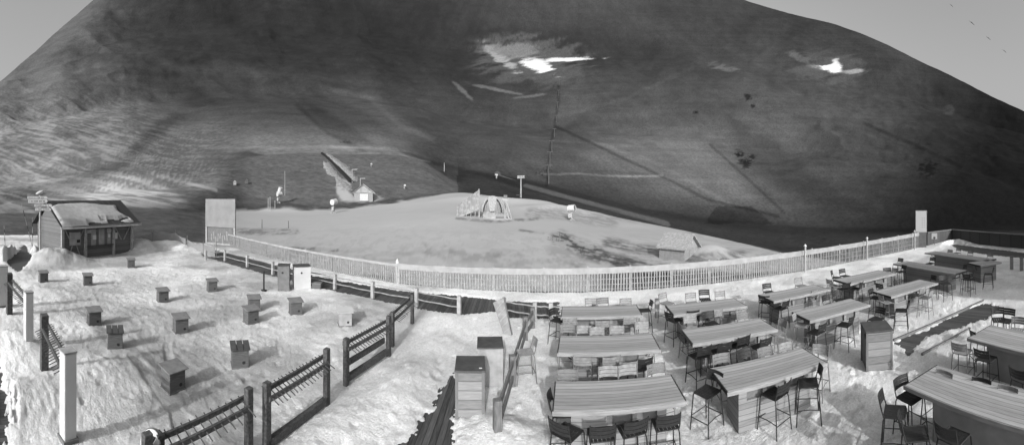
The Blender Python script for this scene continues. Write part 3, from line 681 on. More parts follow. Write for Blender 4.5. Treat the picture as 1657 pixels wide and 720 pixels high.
# leaning board by the lane
p_ = at(815, 540); r = empty('leaning_board', p_, 0, 'pale diagonal-boarded panel leaning beside the lane, left of the tables', 'board')
g_ = MB(); A0, A1, B0, B1 = Vector((-.02, 0, 0)), Vector((.28, -.15, 0)), Vector((-.40, .25, 1.05)), Vector((-.02, .15, 1.28))
g_.prism([A0, A1, B1, B0], (.02, .05, 0)); g_.build('panel', 'lath', r)
for t0 in (.12, .30, .48, .66, .84):
    a_ = A0.lerp(B0, max(0, t0 - .1)); b_ = A1.lerp(B1, min(1, t0 + .08)); MB().beam(a_ + Vector((0, -.03, 0)), b_ + Vector((0, -.03, 0)), .02, .035).build('slat', 'huttrim', r)
MB().beam(A1 + Vector((.02, .03, 0)), B1 + Vector((.02, .03, 0)), .05, .05).build('frame', 'oldwood', r)

# ================================================================ TABLES
TN = {1: 'rear left-column table', 2: 'middle left-column table', 3: 'front left-column table', 4: 'rear second-column table', 5: 'middle second-column table',
      6: 'front second-column table', 7: 'rear third-column table', 8: 'front third-column table', 9: 'rear fourth-column table', 10: 'front fourth-column table',
      11: 'long angled table', 12: 'farthest long table', 13: 'short dim table', 14: 'big bottom-right table', 15: 'table above the bottom-right corner'}
TL = {1: 'grey board table at the back of the left column, up against the rail fence', 2: 'grey board table in the middle of the left column, pale stools on both sides',
      3: 'grey board table at the front of the left column, dark stools before it', 4: 'pale board table at the back of the second column, windbreak behind it',
      5: 'grey board table in the middle of the second column with dark stools close together', 6: 'board table at the front of the second column with three shelf openings',
      7: 'pale grey board table at the back of the third column', 8: 'darker board table at the front of the third column, left of the lone bin',
      9: 'pale board table at the back of the fourth column, dark stools round it', 10: 'board table at the front of the fourth column with a stool standing off it',
      11: 'long board table set at an angle beyond the fourth column', 12: 'farthest long board table, parallel to the parapet wall', 13: 'short dim table at the right end of the farthest long table',
      14: 'large board table in the bottom right corner with a long curved-looking near edge', 15: 'board table cut by the right edge, one row behind the bottom right table'}
# centre x, y, angle (deg), length, depth
TB = {1: (3.02, 11.95, -10, 2.66, 1.12), 2: (2.54, 9.27, -11, 2.6, 1.1), 3: (2.08, 6.87, -9.5, 2.5, 1.05), 4: (6.65, 11.05, -10, 2.7, 1.1), 5: (6.03, 8.68, -11, 2.6, 1.08),
      6: (5.44, 6.22, -12, 2.5, 1.05), 7: (10.5, 10.4, -8, 2.85, 1.1), 8: (9.83, 7.9, -12.5, 2.65, 1.05), 9: (14.75, 9.75, -12, 3.1, 1.2), 10: (13.9, 7.05, -16, 2.95, 1.08),
      11: (18.4, 7.95, -106, 4.4, 1.15), 12: (22.6, 7.6, -110, 5.2, 1.05), 13: (20.75, 5.35, -35, 1.6, 1.2), 14: (6.72, 1.25, -104, 4.2, 1.15), 15: (9.55, 1.05, -109, 3.6, 1.2)}
def make_table(k):
    cx, cy, ang, L_, Dp = TB[k]; r = empty('bar_table', (cx, cy, 0), math.radians(ang), TL[k], 'table', 'long board bar tables on the snow')
    m = MB(); m.box((0, 0, 1.02), (L_, Dp, .06)); m.build('tabletop', 'top', r, .006)
    for sy in (-1, 1): MB().box((0, sy * (Dp / 2 + .014), 1.006), (L_ + .05, .024, .085)).build('edge_board', 'topedge', r, .004)
    for sx in (-1, 1): MB().box((sx * (L_ / 2 + .012), 0, 1.008), (.022, Dp, .085)).build('edge_strip', 'brace', r)
    bl = L_ * .72; off = 0
    # body with recessed openings near the top of each long side
    bd = Dp * .62; b = MB(); b.box((off, 0, .44), (bl, bd - .16, 1.0)); b.build('pedestal', 'hole', r)
    n = 3 if L_ < 4 else 5; cw = bl / n
    for sy in (-1, 1):
        g2 = MB(); y = sy * (bd / 2 - .04)
        if k in (11, 12, 13, 14, 15): g2.box((off, y, .46), (bl, .08, 1.04)); g2.build('side_boards', 'stone' if k in (14, 15) else 'body', r); continue
        g2.box((off, y, .29), (bl, .08, .72)); g2.box((off, y, .94), (bl, .08, .10))
        for j in range(n + 1):
            wv = .10 if 0 < j < n else .16
            xx = off - bl / 2 + j * cw + (wv / 2 if j == 0 else -wv / 2 if j == n else 0)
            g2.box((xx, y, .77), (wv, .08, .24))
        if k == 3 or k == 2: g2.box((off - bl / 2 + cw * .5, y, .77), (cw, .079, .238))
        g2.build('side_boards', 'body', r)
    for sx in (-1, 1): MB().box((off + sx * (bl / 2 + .014), 0, .45), (.026, bd, 1.02)).build('end_board', 'body', r)
    for sx in (-1, 1):
        l = MB(); l.tube([(sx * (L_ / 2 - .12), 0, .98), (sx * (L_ / 2 - .12), 0, .78), (sx * bl / 2, 0, .62)], .018, 6); l.build('bracket', 'brace', r)
    return r
for k in TB: make_table(k)

# ================================================================ BAR STOOLS
def stool_proto(kind):
    r = empty('bar_stool', (0, 0, 0), 0, 'proto', 'bar stool', 'slatted metal bar stools around the tables')
    mt_ = M[kind]; fm_ = M['mid'] if kind == 'light' else mt_
    def hgt(y): return .80 - .018 * math.sin((y + .2) / .4 * PI)
    m = MB()
    for k in range(6):
        x = -.185 + k * .074
        rows = []
        for j in range(6):
            y = -.22 + .42 * j / 5; z = hgt(y) - (.025 if j == 5 else 0)
            rows.append([(x - .032, y, z), (x + .032, y, z), (x + .032, y, z - .012), (x - .032, y, z - .012), (x - .032, y, z)])
        m.grid(rows)
    m.build('seat', mt_, r)
    # back at -Y side (local), leaning outwards
    b = MB()
    for z0, z1 in ((.90, .965), (.975, 1.04), (1.05, 1.12)):
        rows = []
        for j in range(9):
            x = -.215 + .43 * j / 8; cy_ = -.045 * (1 - (x / .215) ** 2)
            def yy(z): return -.215 - (z - .80) * .22 + cy_
            rows.append([(x, yy(z0), z0), (x, yy(z1), z1), (x, yy(z1) - .012, z1), (x, yy(z0) - .012, z0), (x, yy(z0), z0)])
        b.grid(rows)
    b.build('backrest', mt_, r)
    for sx in (-1, 1):
        f = MB(); f.tube([(sx * .215, -.20, .79), (sx * .218, -.235, .90), (sx * .218, -.285, 1.13)], .013, 6); f.build('back_frame', fm_, r)
    fr = MB(); fr.tube([(-.21, -.20, .785), (-.215, .18, .785), (-.20, .205, .775), (.20, .205, .775), (.215, .18, .785), (.21, -.20, .785)], .012, 6); fr.tube([(-.21, -.2, .785), (.21, -.2, .785)], .012, 6); fr.build('seat_frame', fm_, r)
    for sx in (-1, 1):
        for sy in (-1, 1):
            l = MB(); l.tube([(sx * .20, sy * .19, .79), (sx * .213, sy * .215, .72), (sx * .25, sy * .275, -.04)], .0135, 6); l.build('leg', fm_, r)
    fo = MB(); q_ = .235; fo.tube([(-q_, .25, .27), (q_, .25, .27)], .011, 6); fo.tube([(-q_, -.25, .27), (q_, -.25, .27)], .011, 6)
    fo.tube([(-q_, -.25, .30), (-q_ + .015, 0, .31), (-q_, .25, .30)], .010, 6); fo.tube([(q_, -.25, .30), (q_ - .015, 0, .31), (q_, .25, .30)], .010, 6); fo.build('footrest', fm_, r)
    remember(r); return r
sp = {k: stool_proto(k) for k in ('dark', 'mid', 'light')}
DIR = {'n': -100, 'f': 80, 'l': 170, 'r': -10}; DIR2 = {'n': 166, 'f': -14, 'l': 76, 'r': -104}
word = {'dark': 'black', 'mid': 'grey', 'light': 'pale frosted'}
sused = set(); labels = set()
# back-top centre in the photo (x, y), side of its backrest, extra turn, shade, table, where it stands
ST = [
 (888, 636, 'l', 0, 'dark', 3, 'at left end of'), (902, 683, 'n', -35, 'dark', 3, 'turned askew at near left corner of'), (976, 689, 'n', 4, 'dark', 3, 'second from left on near side of'),
 (1031, 680, 'n', 12, 'dark', 3, 'third from left on near side of'), (1083, 671, 'n', 0, 'dark', 3, 'rightmost on near side of'),
 (919, 598, 'f', 0, 'mid', 3, 'leftmost on far side of'), (1015, 594, 'f', 5, 'light', 3, 'in mid far side of'), (1061, 589, 'f', 8, 'mid', 3, 'rightmost on far side of'), (984, 597, 'f', 0, 'light', 3, 'second from left on far side of'),
 (942, 578, 'n', -6, 'light', 2, 'leftmost on near side of'), (990, 577, 'n', 8, 'light', 2, 'at middle of near side of'), (1044, 579, 'n', 15, 'dark', 2, 'rightmost on near side of'), (1017, 584, 'n', 0, 'light', 2, 'second from right on near side of'),
 (919, 525, 'f', 0, 'mid', 2, 'leftmost on far side of'), (945, 527, 'f', 0, 'light', 2, 'second from left on far side of'), (966, 530, 'f', 0, 'light', 2, 'third from left on far side of'), (998, 528, 'f', 0, 'light', 2, 'fourth from left on far side of'), (1038, 521, 'f', 5, 'light', 2, 'rightmost on far side of'),
 (922, 515, 'n', 0, 'light', 1, 'leftmost on near side of'), (975, 521, 'n', 0, 'light', 1, 'at middle of near side of'), (1020, 514, 'n', 0, 'light', 1, 'rightmost on near side of'),
 (956, 482, 'f', 0, 'light', 1, 'leftmost on far side of'), (975, 481, 'f', 8, 'mid', 1, 'second from left on far side of'), (1012, 482, 'f', 0, 'light', 1, 'rightmost on far side of'),
 (892, 500, 'l', -30, 'dark', 1, 'askew at left end of'), (1055, 486, 'r', 0, 'dark', 1, 'at right end of'),
 (867, 547, 'r', 20, 'light', 2, 'standing off to the left of'),
 (1081, 505, 'l', 25, 'dark', 4, 'at left end of'), (1071, 475, 'f', 30, 'light', 4, 'behind left end of'), (1139, 469, 'f', -10, 'dark', 4, 'at middle of far side of'), (1117, 474, 'f', 0, 'light', 4, 'leftmost on far side of'), (1164, 472, 'f', 0, 'light', 4, 'rightmost on far side of'),
 (1122, 503, 'n', 0, 'dark', 4, 'leftmost on near side of'), (1200, 500, 'n', 10, 'light', 4, 'rightmost on near side of'), (1160, 502, 'n', 0, 'light', 4, 'second from left on near side of'),
 (1116, 511, 'f', 0, 'light', 5, 'leftmost on far side of'), (1145, 506, 'f', 5, 'dark', 5, 'second from left on far side of'), (1201, 506, 'f', 0, 'mid', 5, 'rightmost on far side of'),
 (1141, 560, 'n', 14, 'dark', 5, 'leftmost on near side of'), (1174, 554, 'n', 8, 'dark', 5, 'second from left on near side of'), (1205, 543, 'n', 12, 'dark', 5, 'second from right on near side of'), (1241, 546, 'n', 12, 'dark', 5, 'rightmost on near side of'),
 (1103, 524, 'l', 10, 'light', 5, 'at left end of'), (1268, 517, 'r', 5, 'light', 5, 'at right end of'),
 (1166, 573, 'f', 0, 'mid', 6, 'leftmost on far side of'), (1203, 570, 'f', 8, 'dark', 6, 'second from left on far side of'), (1237, 561, 'f', 0, 'mid', 6, 'second from right on far side of'), (1270, 554, 'f', 0, 'light', 6, 'rightmost on far side of'),
 (1158, 600, 'r', 30, 'dark', 6, 'turned inwards at left end of'), (1271, 618, 'n', 18, 'dark', 6, 'at middle of near side of'), (1329, 598, 'n', 58, 'dark', 6, 'askew at near right corner of'), (1329, 563, 'r', 30, 'light', 6, 'at right end of'),
 (1236, 478, 'l', 45, 'dark', 7, 'askew at left end of'), (1273, 486, 'n', 20, 'dark', 7, 'leftmost on near side of'), (1240, 459, 'f', 0, 'dark', 7, 'at left of far side of'), (1320, 470, 'n', 10, 'light', 7, 'rightmost on near side of'), (1291, 449, 'f', 0, 'light', 7, 'at right of far side of'),
 (1335, 477, 'f', 10, 'dark', 8, 'leftmost on far side of'), (1352, 470, 'f', 0, 'dark', 8, 'rightmost on far side of'), (1284, 509, 'r', 130, 'light', 8, 'at left end of'), (1333, 523, 'n', 16, 'dark', 8, 'leftmost on near side of'), (1380, 511, 'n', 22, 'dark', 8, 'rightmost on near side of'),
 (1408, 468, 'f', 20, 'dark', 8, 'facing the camera beyond right end of'), (1426, 497, 'r', 5, 'dark', 8, 'off the right end of'),
 (1345, 439, 'l', -50, 'dark', 9, 'at far left corner of'), (1341, 452, 'l', 0, 'light', 9, 'at left end of'), (1362, 435, 'f', 0, 'dark', 9, 'on far side of'), (1371, 458, 'n', -8, 'dark', 9, 'leftmost on near side of'), (1395, 456, 'n', 25, 'dark', 9, 'second from left on near side of'),
 (1435, 433, 'r', 60, 'dark', 9, 'behind right end of'), (1449, 434, 'r', 0, 'light', 9, 'at right end of'), (1464, 429, 'r', -15, 'dark', 9, 'well off the right end of'),
 (1422, 458, 'l', 0, 'dark', 10, 'edge-on at left end of'), (1450, 453, 'f', 0, 'dark', 10, 'on far side of'), (1471, 487, 'n', 35, 'dark', 10, 'standing off in front of'), (1424, 478, 'l', -20, 'light', 10, 'below left end of'), (1494, 467, 'n', 0, 'light', 10, 'at middle of near side of'), (1508, 470, 'n', 10, 'light', 10, 'rightmost on near side of'),
 (1512, 446, 'r', -20, 'dark', 10, 'at right end of'), (1525, 446, 'r', 60, 'dark', 10, 'beyond the right end of'),
 (1458, 418, 'f', 0, 'dark', 11, 'at the left end of'), (1510, 417, 'f', 0, 'dark', 11, 'on far side of'), (1563, 427, 'r', 0, 'dark', 11, 'behind right end of'), (1563, 443, 'n', 0, 'dark', 11, 'nearest at right end of'), (1573, 441, 'r', 0, 'dark', 11, 'outermost at right end of'),
 (1538, 404, 'f', 0, 'light', 12, 'leftmost on far side of'), (1552, 402, 'f', 0, 'light', 12, 'second from left on far side of'), (1571, 407, 'f', 0, 'light', 12, 'third from left on far side of'), (1603, 412, 'f', 0, 'light', 12, 'rightmost on far side of'), (1608, 434, 'n', 20, 'dark', 13, 'in front of'),
 (1572, 534, 'l', 55, 'dark', 15, 'at left end of'), (1551, 556, 'n', 10, 'light', 15, 'on the near left of'), (1587, 566, 'n', 0, 'dark', 15, 'leftmost on near side of'), (1644, 597, 'n', -15, 'dark', 15, 'rightmost on near side of'),
 (1614, 498, 'f', 35, 'dark', 15, 'leftmost beyond'), (1634, 499, 'f', 0, 'dark', 15, 'second beyond'), (1648, 513, 'f', 10, 'light', 15, 'third beyond'),
 (1529, 602, 'f', 0, 'light', 14, 'leftmost on far side of'), (1589, 613, 'f', 5, 'dark', 14, 'second on far side of'), (1632, 626, 'f', 0, 'light', 14, 'third on far side of'),
 (1456, 608, 'l', 0, 'dark', 14, 'behind the pointed left end of'), (1424, 637, 'l', 38, 'dark', 14, 'at the left end of'), (1455, 673, 'l', 48, 'dark', 14, 'nearest the bottom edge, left of'), (1528, 690, 'n', 0, 'dark', 14, 'on near side of'),
]
for x_, y_, d_, ex, sh, tb, pos in ST:
    a = math.radians((DIR2 if tb in (11, 12, 14, 15) else DIR)[d_] + ex); q_ = at(x_, y_, 1.12); cx = q_.x - .30 * math.cos(a); cy = q_.y - .30 * math.sin(a)
    rz = a + PI / 2                         # local -Y points towards the backrest
    lab = f'{word[sh]} slatted bar stool {pos} the {TN[tb]}'
    if lab in labels: print('DUP LABEL', lab)
    labels.add(lab)
    z = max(-.02, min(.08, hs(cx, cy)))
    if sh not in sused: sused.add(sh); o = sp[sh]; o.location = (cx, cy, z); o.rotation_euler = (0, 0, rz); o['label'] = lab
    else: o = dup(sp[sh], (cx, cy, z), rz, lab)

# pale planters / posts near the far tables
for x_, y_, lab in ((1637, 436, 'left pale square pillar by the parapet at the far right'), (1653, 438, 'right pale square pillar cut by the right edge of the photo')):
    p_ = at(x_, y_); r = empty('pillar', p_, .3, lab, 'pillar'); MB().box((0, 0, .4), (.22, .22, .9)).build('shaft', 'stone', r, .01); MB().box((0, 0, .87), (.27, .27, .05)).build('cap', 'cap', r)

# lit panel at the far right end of the windbreak
p_ = at(1498, 401); r = empty('lit_panel', (p_.x, p_.y + .5, 0), -1.15 + .0, 'tall bright lit panel on a dark base behind the right end of the windbreak', 'lit panel')
MB().box((0, 0, .75), (1.05, .16, 1.5)).build('base', 'bindark', r)
MB().box((0, 0, 2.55), (1.12, .22, 2.15)).build('housing', 'offwhite', r, .02)
me_, t, p = new_mat('lit_face'); p.inputs['Base Color'].default_value = (.3, .3, .3, 1); p.inputs['Emission Color'].default_value = (1, 1, 1, 1); p.inputs['Emission Strength'].default_value = .12
MB().box((0, -.118, 2.55), (1.02, .012, 2.02)).build('screen', me_, r)
mk = MB()
for k in range(5):
    for j in range(2): mk.box((.12 + j * .2, -.126, 2.0 + k * .22), (.11, .004, .05))
mk.build('faded_marks', 'stone', r)
p_ = at(1512, 399); r = empty('notice_board', (p_.x, p_.y, 0), -1.15, 'small white notice board between the lit panel and the parapet', 'notice')
MB().box((0, 0, .5), (.06, .05, 1.1)).build('leg', 'bindark', r); MB().box((0, -.04, 1.05), (.55, .03, .6)).build('board', 'white', r)
MB().tube([(0, -.056, .88), (0, -.064, .88)], .12, 12).build('round_mark', 'mark', r)

# ================================================================ KIOSK (left)
KA, KB = Vector((-26.6, 8.75, 0)), Vector((-27.7, 15.7, 0)); u = (KB - KA).normalized(); Lk = (KB - KA).length
root = empty('ticket_kiosk', KA, math.atan2(u.y, u.x), 'dark boarded ticket kiosk with a snow-laden roof and closed counter', 'kiosk')   # local x along the front, +y away from the camera
hE, hR, dp = 2.62, 4.55, 5.0
MB().prism([(0, .25, -.2), (Lk, .25, -.2), (Lk, dp, -.2), (0, dp, -.2)], (0, 0, hE + .2)).build('wall', 'hutwood', root)
for x0 in (0, Lk - .12): MB().prism([(x0, .25, hE), (x0, dp, hE), (x0, dp / 2 + .1, hR - .15)], (.12, 0, 0)).build('gable', 'hutwood', root)
for x0 in (.06, 2.15, 4.95, Lk - .10): MB().box((x0, .16, hE / 2 - .05), (.24, .18, hE + .2)).build('post', 'huttrim', root, .01)
MB().box((Lk / 2, .13, hE - .08), (Lk + .2, .16, .22)).build('eave_beam', 'huttrim', root)
for x0, x1 in ((.25, .9), (2.05, 1.4), (5.1, 5.8), (6.75, 6.05)):
    MB().beam((x0, .20, hE - .2), (x1, .20, 1.25), .06, .11, (0, 1, 0)).build('brace', 'huttrim', root)
MB().prism([(-.35, -.55, hE - .12), (Lk + .45, -.55, hE - .12), (Lk + .45, dp / 2 + .1, hR), (-.35, dp / 2 + .1, hR)], (0, 0, .10)).build('roof_slope', 'roof', root)
MB().prism([(-.35, dp / 2 + .1, hR), (Lk + .45, dp / 2 + .1, hR), (Lk + .45, dp + .5, hE - .12), (-.35, dp + .5, hE - .12)], (0, 0, .10)).build('roof_slope', 'roof', root)
MB().beam((-.35, -.56, hE - .06), (Lk + .45, -.56, hE - .06), .05, .2).build('fascia', 'huttrim', root)
# snow lying on the front slope
nx_, ny_ = 70, 26; rows = []; top = []
def rp(s, v): return Vector((-.3 + s * (Lk + .3), -.58 + v * (dp / 2 + .55), 0)), hE - .02 + v * (hR - hE + .1)
for j in range(ny_ + 1):
    row = []
    for i in range(nx_ + 1):
        s, v = i / nx_, j / ny_; c, z = rp(s, v)
        lo = .12 * math.sin(7 * s) ** 2 * .4 + (.0 if s < .33 else .10 + .04 * math.sin(19 * s)); hi = .86 + .05 * math.sin(5 * s) - .10 * max(0, .12 - s) / .12
        m = min((v - lo) / .10, (hi - v) / .10, (s + .03) / .06, (.97 - .10 * v + .03 * math.sin(9 * v) - s) / .05)
        patch = 1 if (s > .52 and s < .93 and abs(v - (.20 + .03 * math.sin(16 * s))) < .05 + .02 * math.sin(30 * s)) else 0
        th_ = .22 * max(0, min(1, m)) * (0 if patch else 1) - .03
        th_ += .05 * math.sin(11 * s + 3 * v) * max(0, min(1, m)) * (1 - patch)
        row.append((c.x, c.y - (.12 if v < .02 else 0), z + th_ + (.0 if th_ > 0 else -.06)))
    rows.append(row)
MB().grid(rows).build('roof_snow', 'snowcap', root, smooth=True)
# counter opening with shutters, notices
MB().box((3.55, .235, 1.62), (2.6, .04, 1.45)).build('counter_recess', 'hutwood', root)
for x0, w0 in ((2.95, .45), (3.75, .55), (4.5, .32)): MB().box((x0, .205, 1.62), (w0, .03, 1.35)).build('shutter', 'glass', root)
MB().box((3.55, .10, .93), (2.6, .30, .06)).build('counter_shelf', 'rackwood', root)
for x0, z0, a_, b_ in ((3.02, 1.62, .34, .36), (4.5, 1.68, .22, .28), (5.25, 1.62, .24, .52)): MB().box((x0, .17, z0), (a_, .012, b_)).build('notice', 'paper', root)
for x0 in (2.5, 4.5):
    MB().box((x0, .185, 2.12), (.42, .02, .24)).build('sign_plate', 'paper', root)
    for dz in (-.07, .0, .07): MB().box((x0, .171, 2.12 + dz), (.38, .006, .028)).build('sign_line', 'mark', root)
MB().box((1.15, .12, 1.62), (1.0, .05, 1.05)).build('map_board', 'glass', root); MB().box((1.45, .088, 1.42), (.3, .012, .24)).build('map_mark', 'dark', root)
MB().beam((.95, .18, 1.1), (.6, .18, .1), .05, .09, (0, 1, 0)).build('strut', 'huttrim', root); MB().beam((1.3, .18, 1.1), (1.7, .18, .1), .05, .09, (0, 1, 0)).build('strut', 'huttrim', root)
MB().box((1.6, dp / 2, hR - .1), (.1, .1, .1)).build('ridge_pin', 'dark', root)

# signpost left of the kiosk
p_ = polar(65, 27.5, 0); r = empty('signpost', p_, math.radians(72), 'direction signpost with four pale finger boards and an oval lamp on top', 'signpost')
MB().tube([(0, 0, -.1), (0, 0, 5.1)], .085, 8).build('pole', 'huttrim', r)
for z, x0, wd, hh in ((4.92, -.20, 1.55, .2), (4.64, -.16, 1.50, .26), (4.32, .25, 1.38, .2), (4.02, .25, 1.25, .2)):
    g_ = MB(); g_.prism([(x0 - wd / 2, -.12, z - hh / 2), (x0 + wd / 2 - .1, -.12, z - hh / 2), (x0 + wd / 2, -.12, z), (x0 + wd / 2 - .1, -.12, z + hh / 2), (x0 - wd / 2, -.12, z + hh / 2)], (0, .04, 0))
    s_ = g_.build('finger_board', 'paper', r); k_ = MB(); xx = x0 - wd / 2 + .12
    while xx < x0 + wd / 2 - .2:
        wl = random.uniform(.03, .07); k_.box((xx, -.125, z + .0), (wl, .004, hh * .38)); xx += wl + random.choice((.03, .03, .09))
    k_.build('lettering', 'mark', s_)
lp = MB(); P = []
for j in range(7):
    a = -PI / 2 + PI * j / 6; P.append([(.0 + .34 * math.cos(a) * math.cos(b), .22 * math.cos(a) * math.sin(b), 5.32 + .13 * math.sin(a) + .12 * math.cos(a) * math.cos(b)) for b in np.linspace(0, 2 * PI, 17)])
lp.grid(P); lp.build('lamp_head', 'white', r, smooth=True)
# marker stakes
for x0, y0, x1, y1, lab in ((35, 330, 48, 382, 'leaning pale stake, its top furthest left of the signpost'), (52.5, 352, 53, 404, 'banded short stake standing between the leaning stake and the signpost'), (6.5, 365, 8.5, 401, 'lone short stake near the left edge of the photo')):
    a = at(x1, 411); dd_ = a.length; b = polar(x0, dd_, H - (y0 - YH) / F * dd_); r = empty('marker_stake', (a.x, a.y, 0), 0, lab, 'stake')
    a2_ = polar(x1, dd_, H - (y1 - YH) / F * dd_) - Vector((a.x, a.y, 0)); b2 = b - Vector((a.x, a.y, 0)); base_ = a2_ - (b2 - a2_) * (a2_.z / max(.5, (b2 - a2_).z))
    MB().tube([base_, b2], .028, 6).build('shaft', 'light', r)
    for t_ in (.45, .75): MB().tube([base_.lerp(b2, t_), base_.lerp(b2, t_ + .12)], .033, 6).build('band', 'dark', r)

# tarp fence at the left end of the terrace
def tarp(pts, label):
    base = Vector((pts[0][0].x, pts[0][0].y, 0)); r = empty('tarp_fence', base, 0, label, 'tarp fence'); rows = [[], []]
    for (p0, h0), (p1, h1) in zip(pts[:-1], pts[1:]):
        for k in range(8):
            t_ = k / 8; c = p0.lerp(p1, t_) - base; h = h0 + (h1 - h0) * t_ - .16 * math.sin(PI * t_)
            rows[0].append(c + Vector((0, 0, h))); rows[1].append(c + Vector((.05 * math.sin(k), 0, -.05)))
    g_ = MB().grid(rows); o = g_.build('tarp', 'tarp', r); sm = o.modifiers.new('s', 'SOLIDIFY'); sm.thickness = .02
    for p0, h in pts: MB().tube([p0 - base, p0 - base + Vector((0, 0, h + .25))], .03, 6).build('stake', 'oldwood', r)
tarp([(at(217, 396), 1.0), (at(247, 397), 1.35), (at(284, 397), 1.3), (at(303, 406), 1.15)], 'sagging pale tarp fence between the kiosk and the white board')
tarp([(at(303, 405), 1.0), (at(329, 412), .9), (at(350, 416), 1.05)], 'low pale tarp ending at the first post of the rail fence')

# big white board
pa, pb = polar(333, 37.5), polar(381, 35.5); r = empty('white_board', pa, math.atan2(pb.y - pa.y, pb.x - pa.x), 'large blank white board on two posts above a darker poster panel', 'board'); Lb = (pb - pa).length
MB().box((Lb / 2, 0, 3.3), (Lb, .10, 2.9)).build('board_panel', 'tarp', r, .01)
for x0 in (.08, Lb - .12): MB().box((x0, .05, 2.1), (.2, .16, 4.4)).build('post', 'offwhite', r)
MB().box((Lb / 2 - .1, .08, 1.05), (Lb - .5, .05, 1.7)).build('lower_panel', 'bindark', r)
for k in range(8): MB().box((.7 + k * .27, .045, .8 + .25 * math.sin(k * 2.1)), (.12, .012, .7 + .3 * math.sin(k * 3)), Matrix.Rotation(.12 * math.sin(k * 5), 3, 'Y')).build('poster_figure', 'lath', r)
MB().box((Lb / 2, .02, .16), (Lb, .14, .16)).build('bottom_beam', 'offwhite', r)

# ================================================================ things on the piste and the slopes
def spot(x, y, smin=1.0):
    d_, z_ = ground(x, y, smin); return polar(x, d_, z_), d_
def face(x): return -(x - XC) / F
# lower hut right
p_, d_ = spot(1098, 415); s = d_ / F
r = empty('piste_hut', p_ + Vector((0, 0, -.3)), face(1098) - .55, 'low hut with pale snowy roof standing on the piste behind the windbreak', 'hut')
w_, l_, e_, rr = 42 * s, 47 * s, 18 * s, 38 * s          # width (gable), length, eave height, ridge height
MB().box((0, 0, e_ / 2), (l_, w_, e_)).build('wall', 'stone', r)
for sx in (-1, 1): MB().prism([(sx * (l_ / 2 - .08), -w_ / 2, e_), (sx * (l_ / 2 - .08), w_ / 2, e_), (sx * (l_ / 2 - .08), 0, rr)], (.08 * sx, 0, 0)).build('gable', 'huttrim', r)
for sy in (-1, 1): MB().prism([(-l_ / 2 - .3, sy * (w_ / 2 + .3), e_ - .12), (l_ / 2 + .4, sy * (w_ / 2 + .3), e_ - .12), (l_ / 2 + .4, 0, rr), (-l_ / 2 - .3, 0, rr)], (0, 0, .18)).build('roof_slope', 'offwhite', r)
MB().box((l_ / 2 + .02, -.1, e_ * .45), (.06, .7, e_ * .85)).build('door', 'lath', r)
MB().tube([(l_ / 2 + .08, 0, rr * .72), (l_ / 2 + .12, 0, rr * .72)], .13, 10).build('lamp', 'white', r)
# upper hut with chute
p_, d_ = spot(588, 325, 2.02); s = d_ / F
r = empty('gable_hut', p_ + Vector((0, 0, -.5)), face(588), 'small pale gabled hut with a white door at the foot of the chute', 'hut')
MB().box((0, 4 * s, 7 * s), (30 * s, 22 * s, 14 * s)).build('wall', 'stone', r)
for y0 in (-7 * s, 14.5 * s): MB().prism([(-17 * s, y0, 13 * s), (17 * s, y0, 13 * s), (0, y0, 26 * s)], (0, .3, 0)).build('gable', 'pale_structure', r)
MB().prism([(-19 * s, -8 * s, 12 * s), (0, -8 * s, 27 * s), (0, 17 * s, 27 * s), (-19 * s, 17 * s, 12 * s)], (0, 0, .35)).build('roof_slope', 'hole', r)
MB().prism([(19 * s, -8 * s, 12 * s), (0, -8 * s, 27 * s), (0, 17 * s, 27 * s), (19 * s, 17 * s, 12 * s)], (0, 0, .35)).build('roof_slope', 'pale_structure', r)
MB().box((1 * s, -7.4 * s, 6.5 * s), (13 * s, .3, 12 * s)).build('door', 'white', r); MB().box((1 * s, -7.6 * s, .6 * s), (14 * s, .5, 1.1 * s)).build('door_step', 'dark', r)
# snow banks and dark chute above the hut: banks are snow, chute is a covered belt
pts = [spot(521, 249, 2.02)[0], spot(545, 272, 2.02)[0], spot(568, 296, 2.02)[0]]
r = empty('covered_belt', pts[0], 0, 'dark covered moving belt rising up the nursery slope above the gabled hut', 'conveyor')
for a, b, wd in ((pts[0], pts[1], 1.2), (pts[1], pts[2], 1.6)): MB().beam(a - pts[0] + Vector((0, 0, .45)), b - pts[0] + Vector((0, 0, .45)), wd, 1.0).build('belt_cover', 'dark', r)
def bank(pp, wd, hg, lab, seed):
    pp = [spot(x, y, 2.02)[0] for x, y in pp]; rows = []
    N_ = 40
    for i in range(N_ + 1):
        t_ = i / N_ * (len(pp) - 1); k = min(int(t_), len(pp) - 2); c = pp[k].lerp(pp[k + 1], t_ - k); tn = (pp[k + 1] - pp[k]).normalized(); sd_ = Vector((tn.y, -tn.x, 0)).normalized()
        env = min(1, 6 * i / N_, 4 * (N_ - i) / N_); row = []
        for j in range(9):
            v = -1 + j / 4; jt = random.uniform(.75, 1.2); row.append(c + sd_ * v * wd * (.5 + .5 * env) * random.uniform(.7, 1.2) + Vector((0, 0, (1 - v * v) * hg * env * jt - .35)))
        rows.append(row)
    o = MB().grid(rows).build('snow_bank', 'dirtysnow', None, smooth=True); tag(o, lab, 'snow bank')
bank([(524, 247), (552, 268), (582, 300)], 3.4, 1.3, 'rough snow bank on the right side of the dark covered belt', 1)
bank([(518, 252), (538, 280), (562, 305), (570, 318)], 3.2, .9, 'rough snow bank on the left side of the dark covered belt', 2)
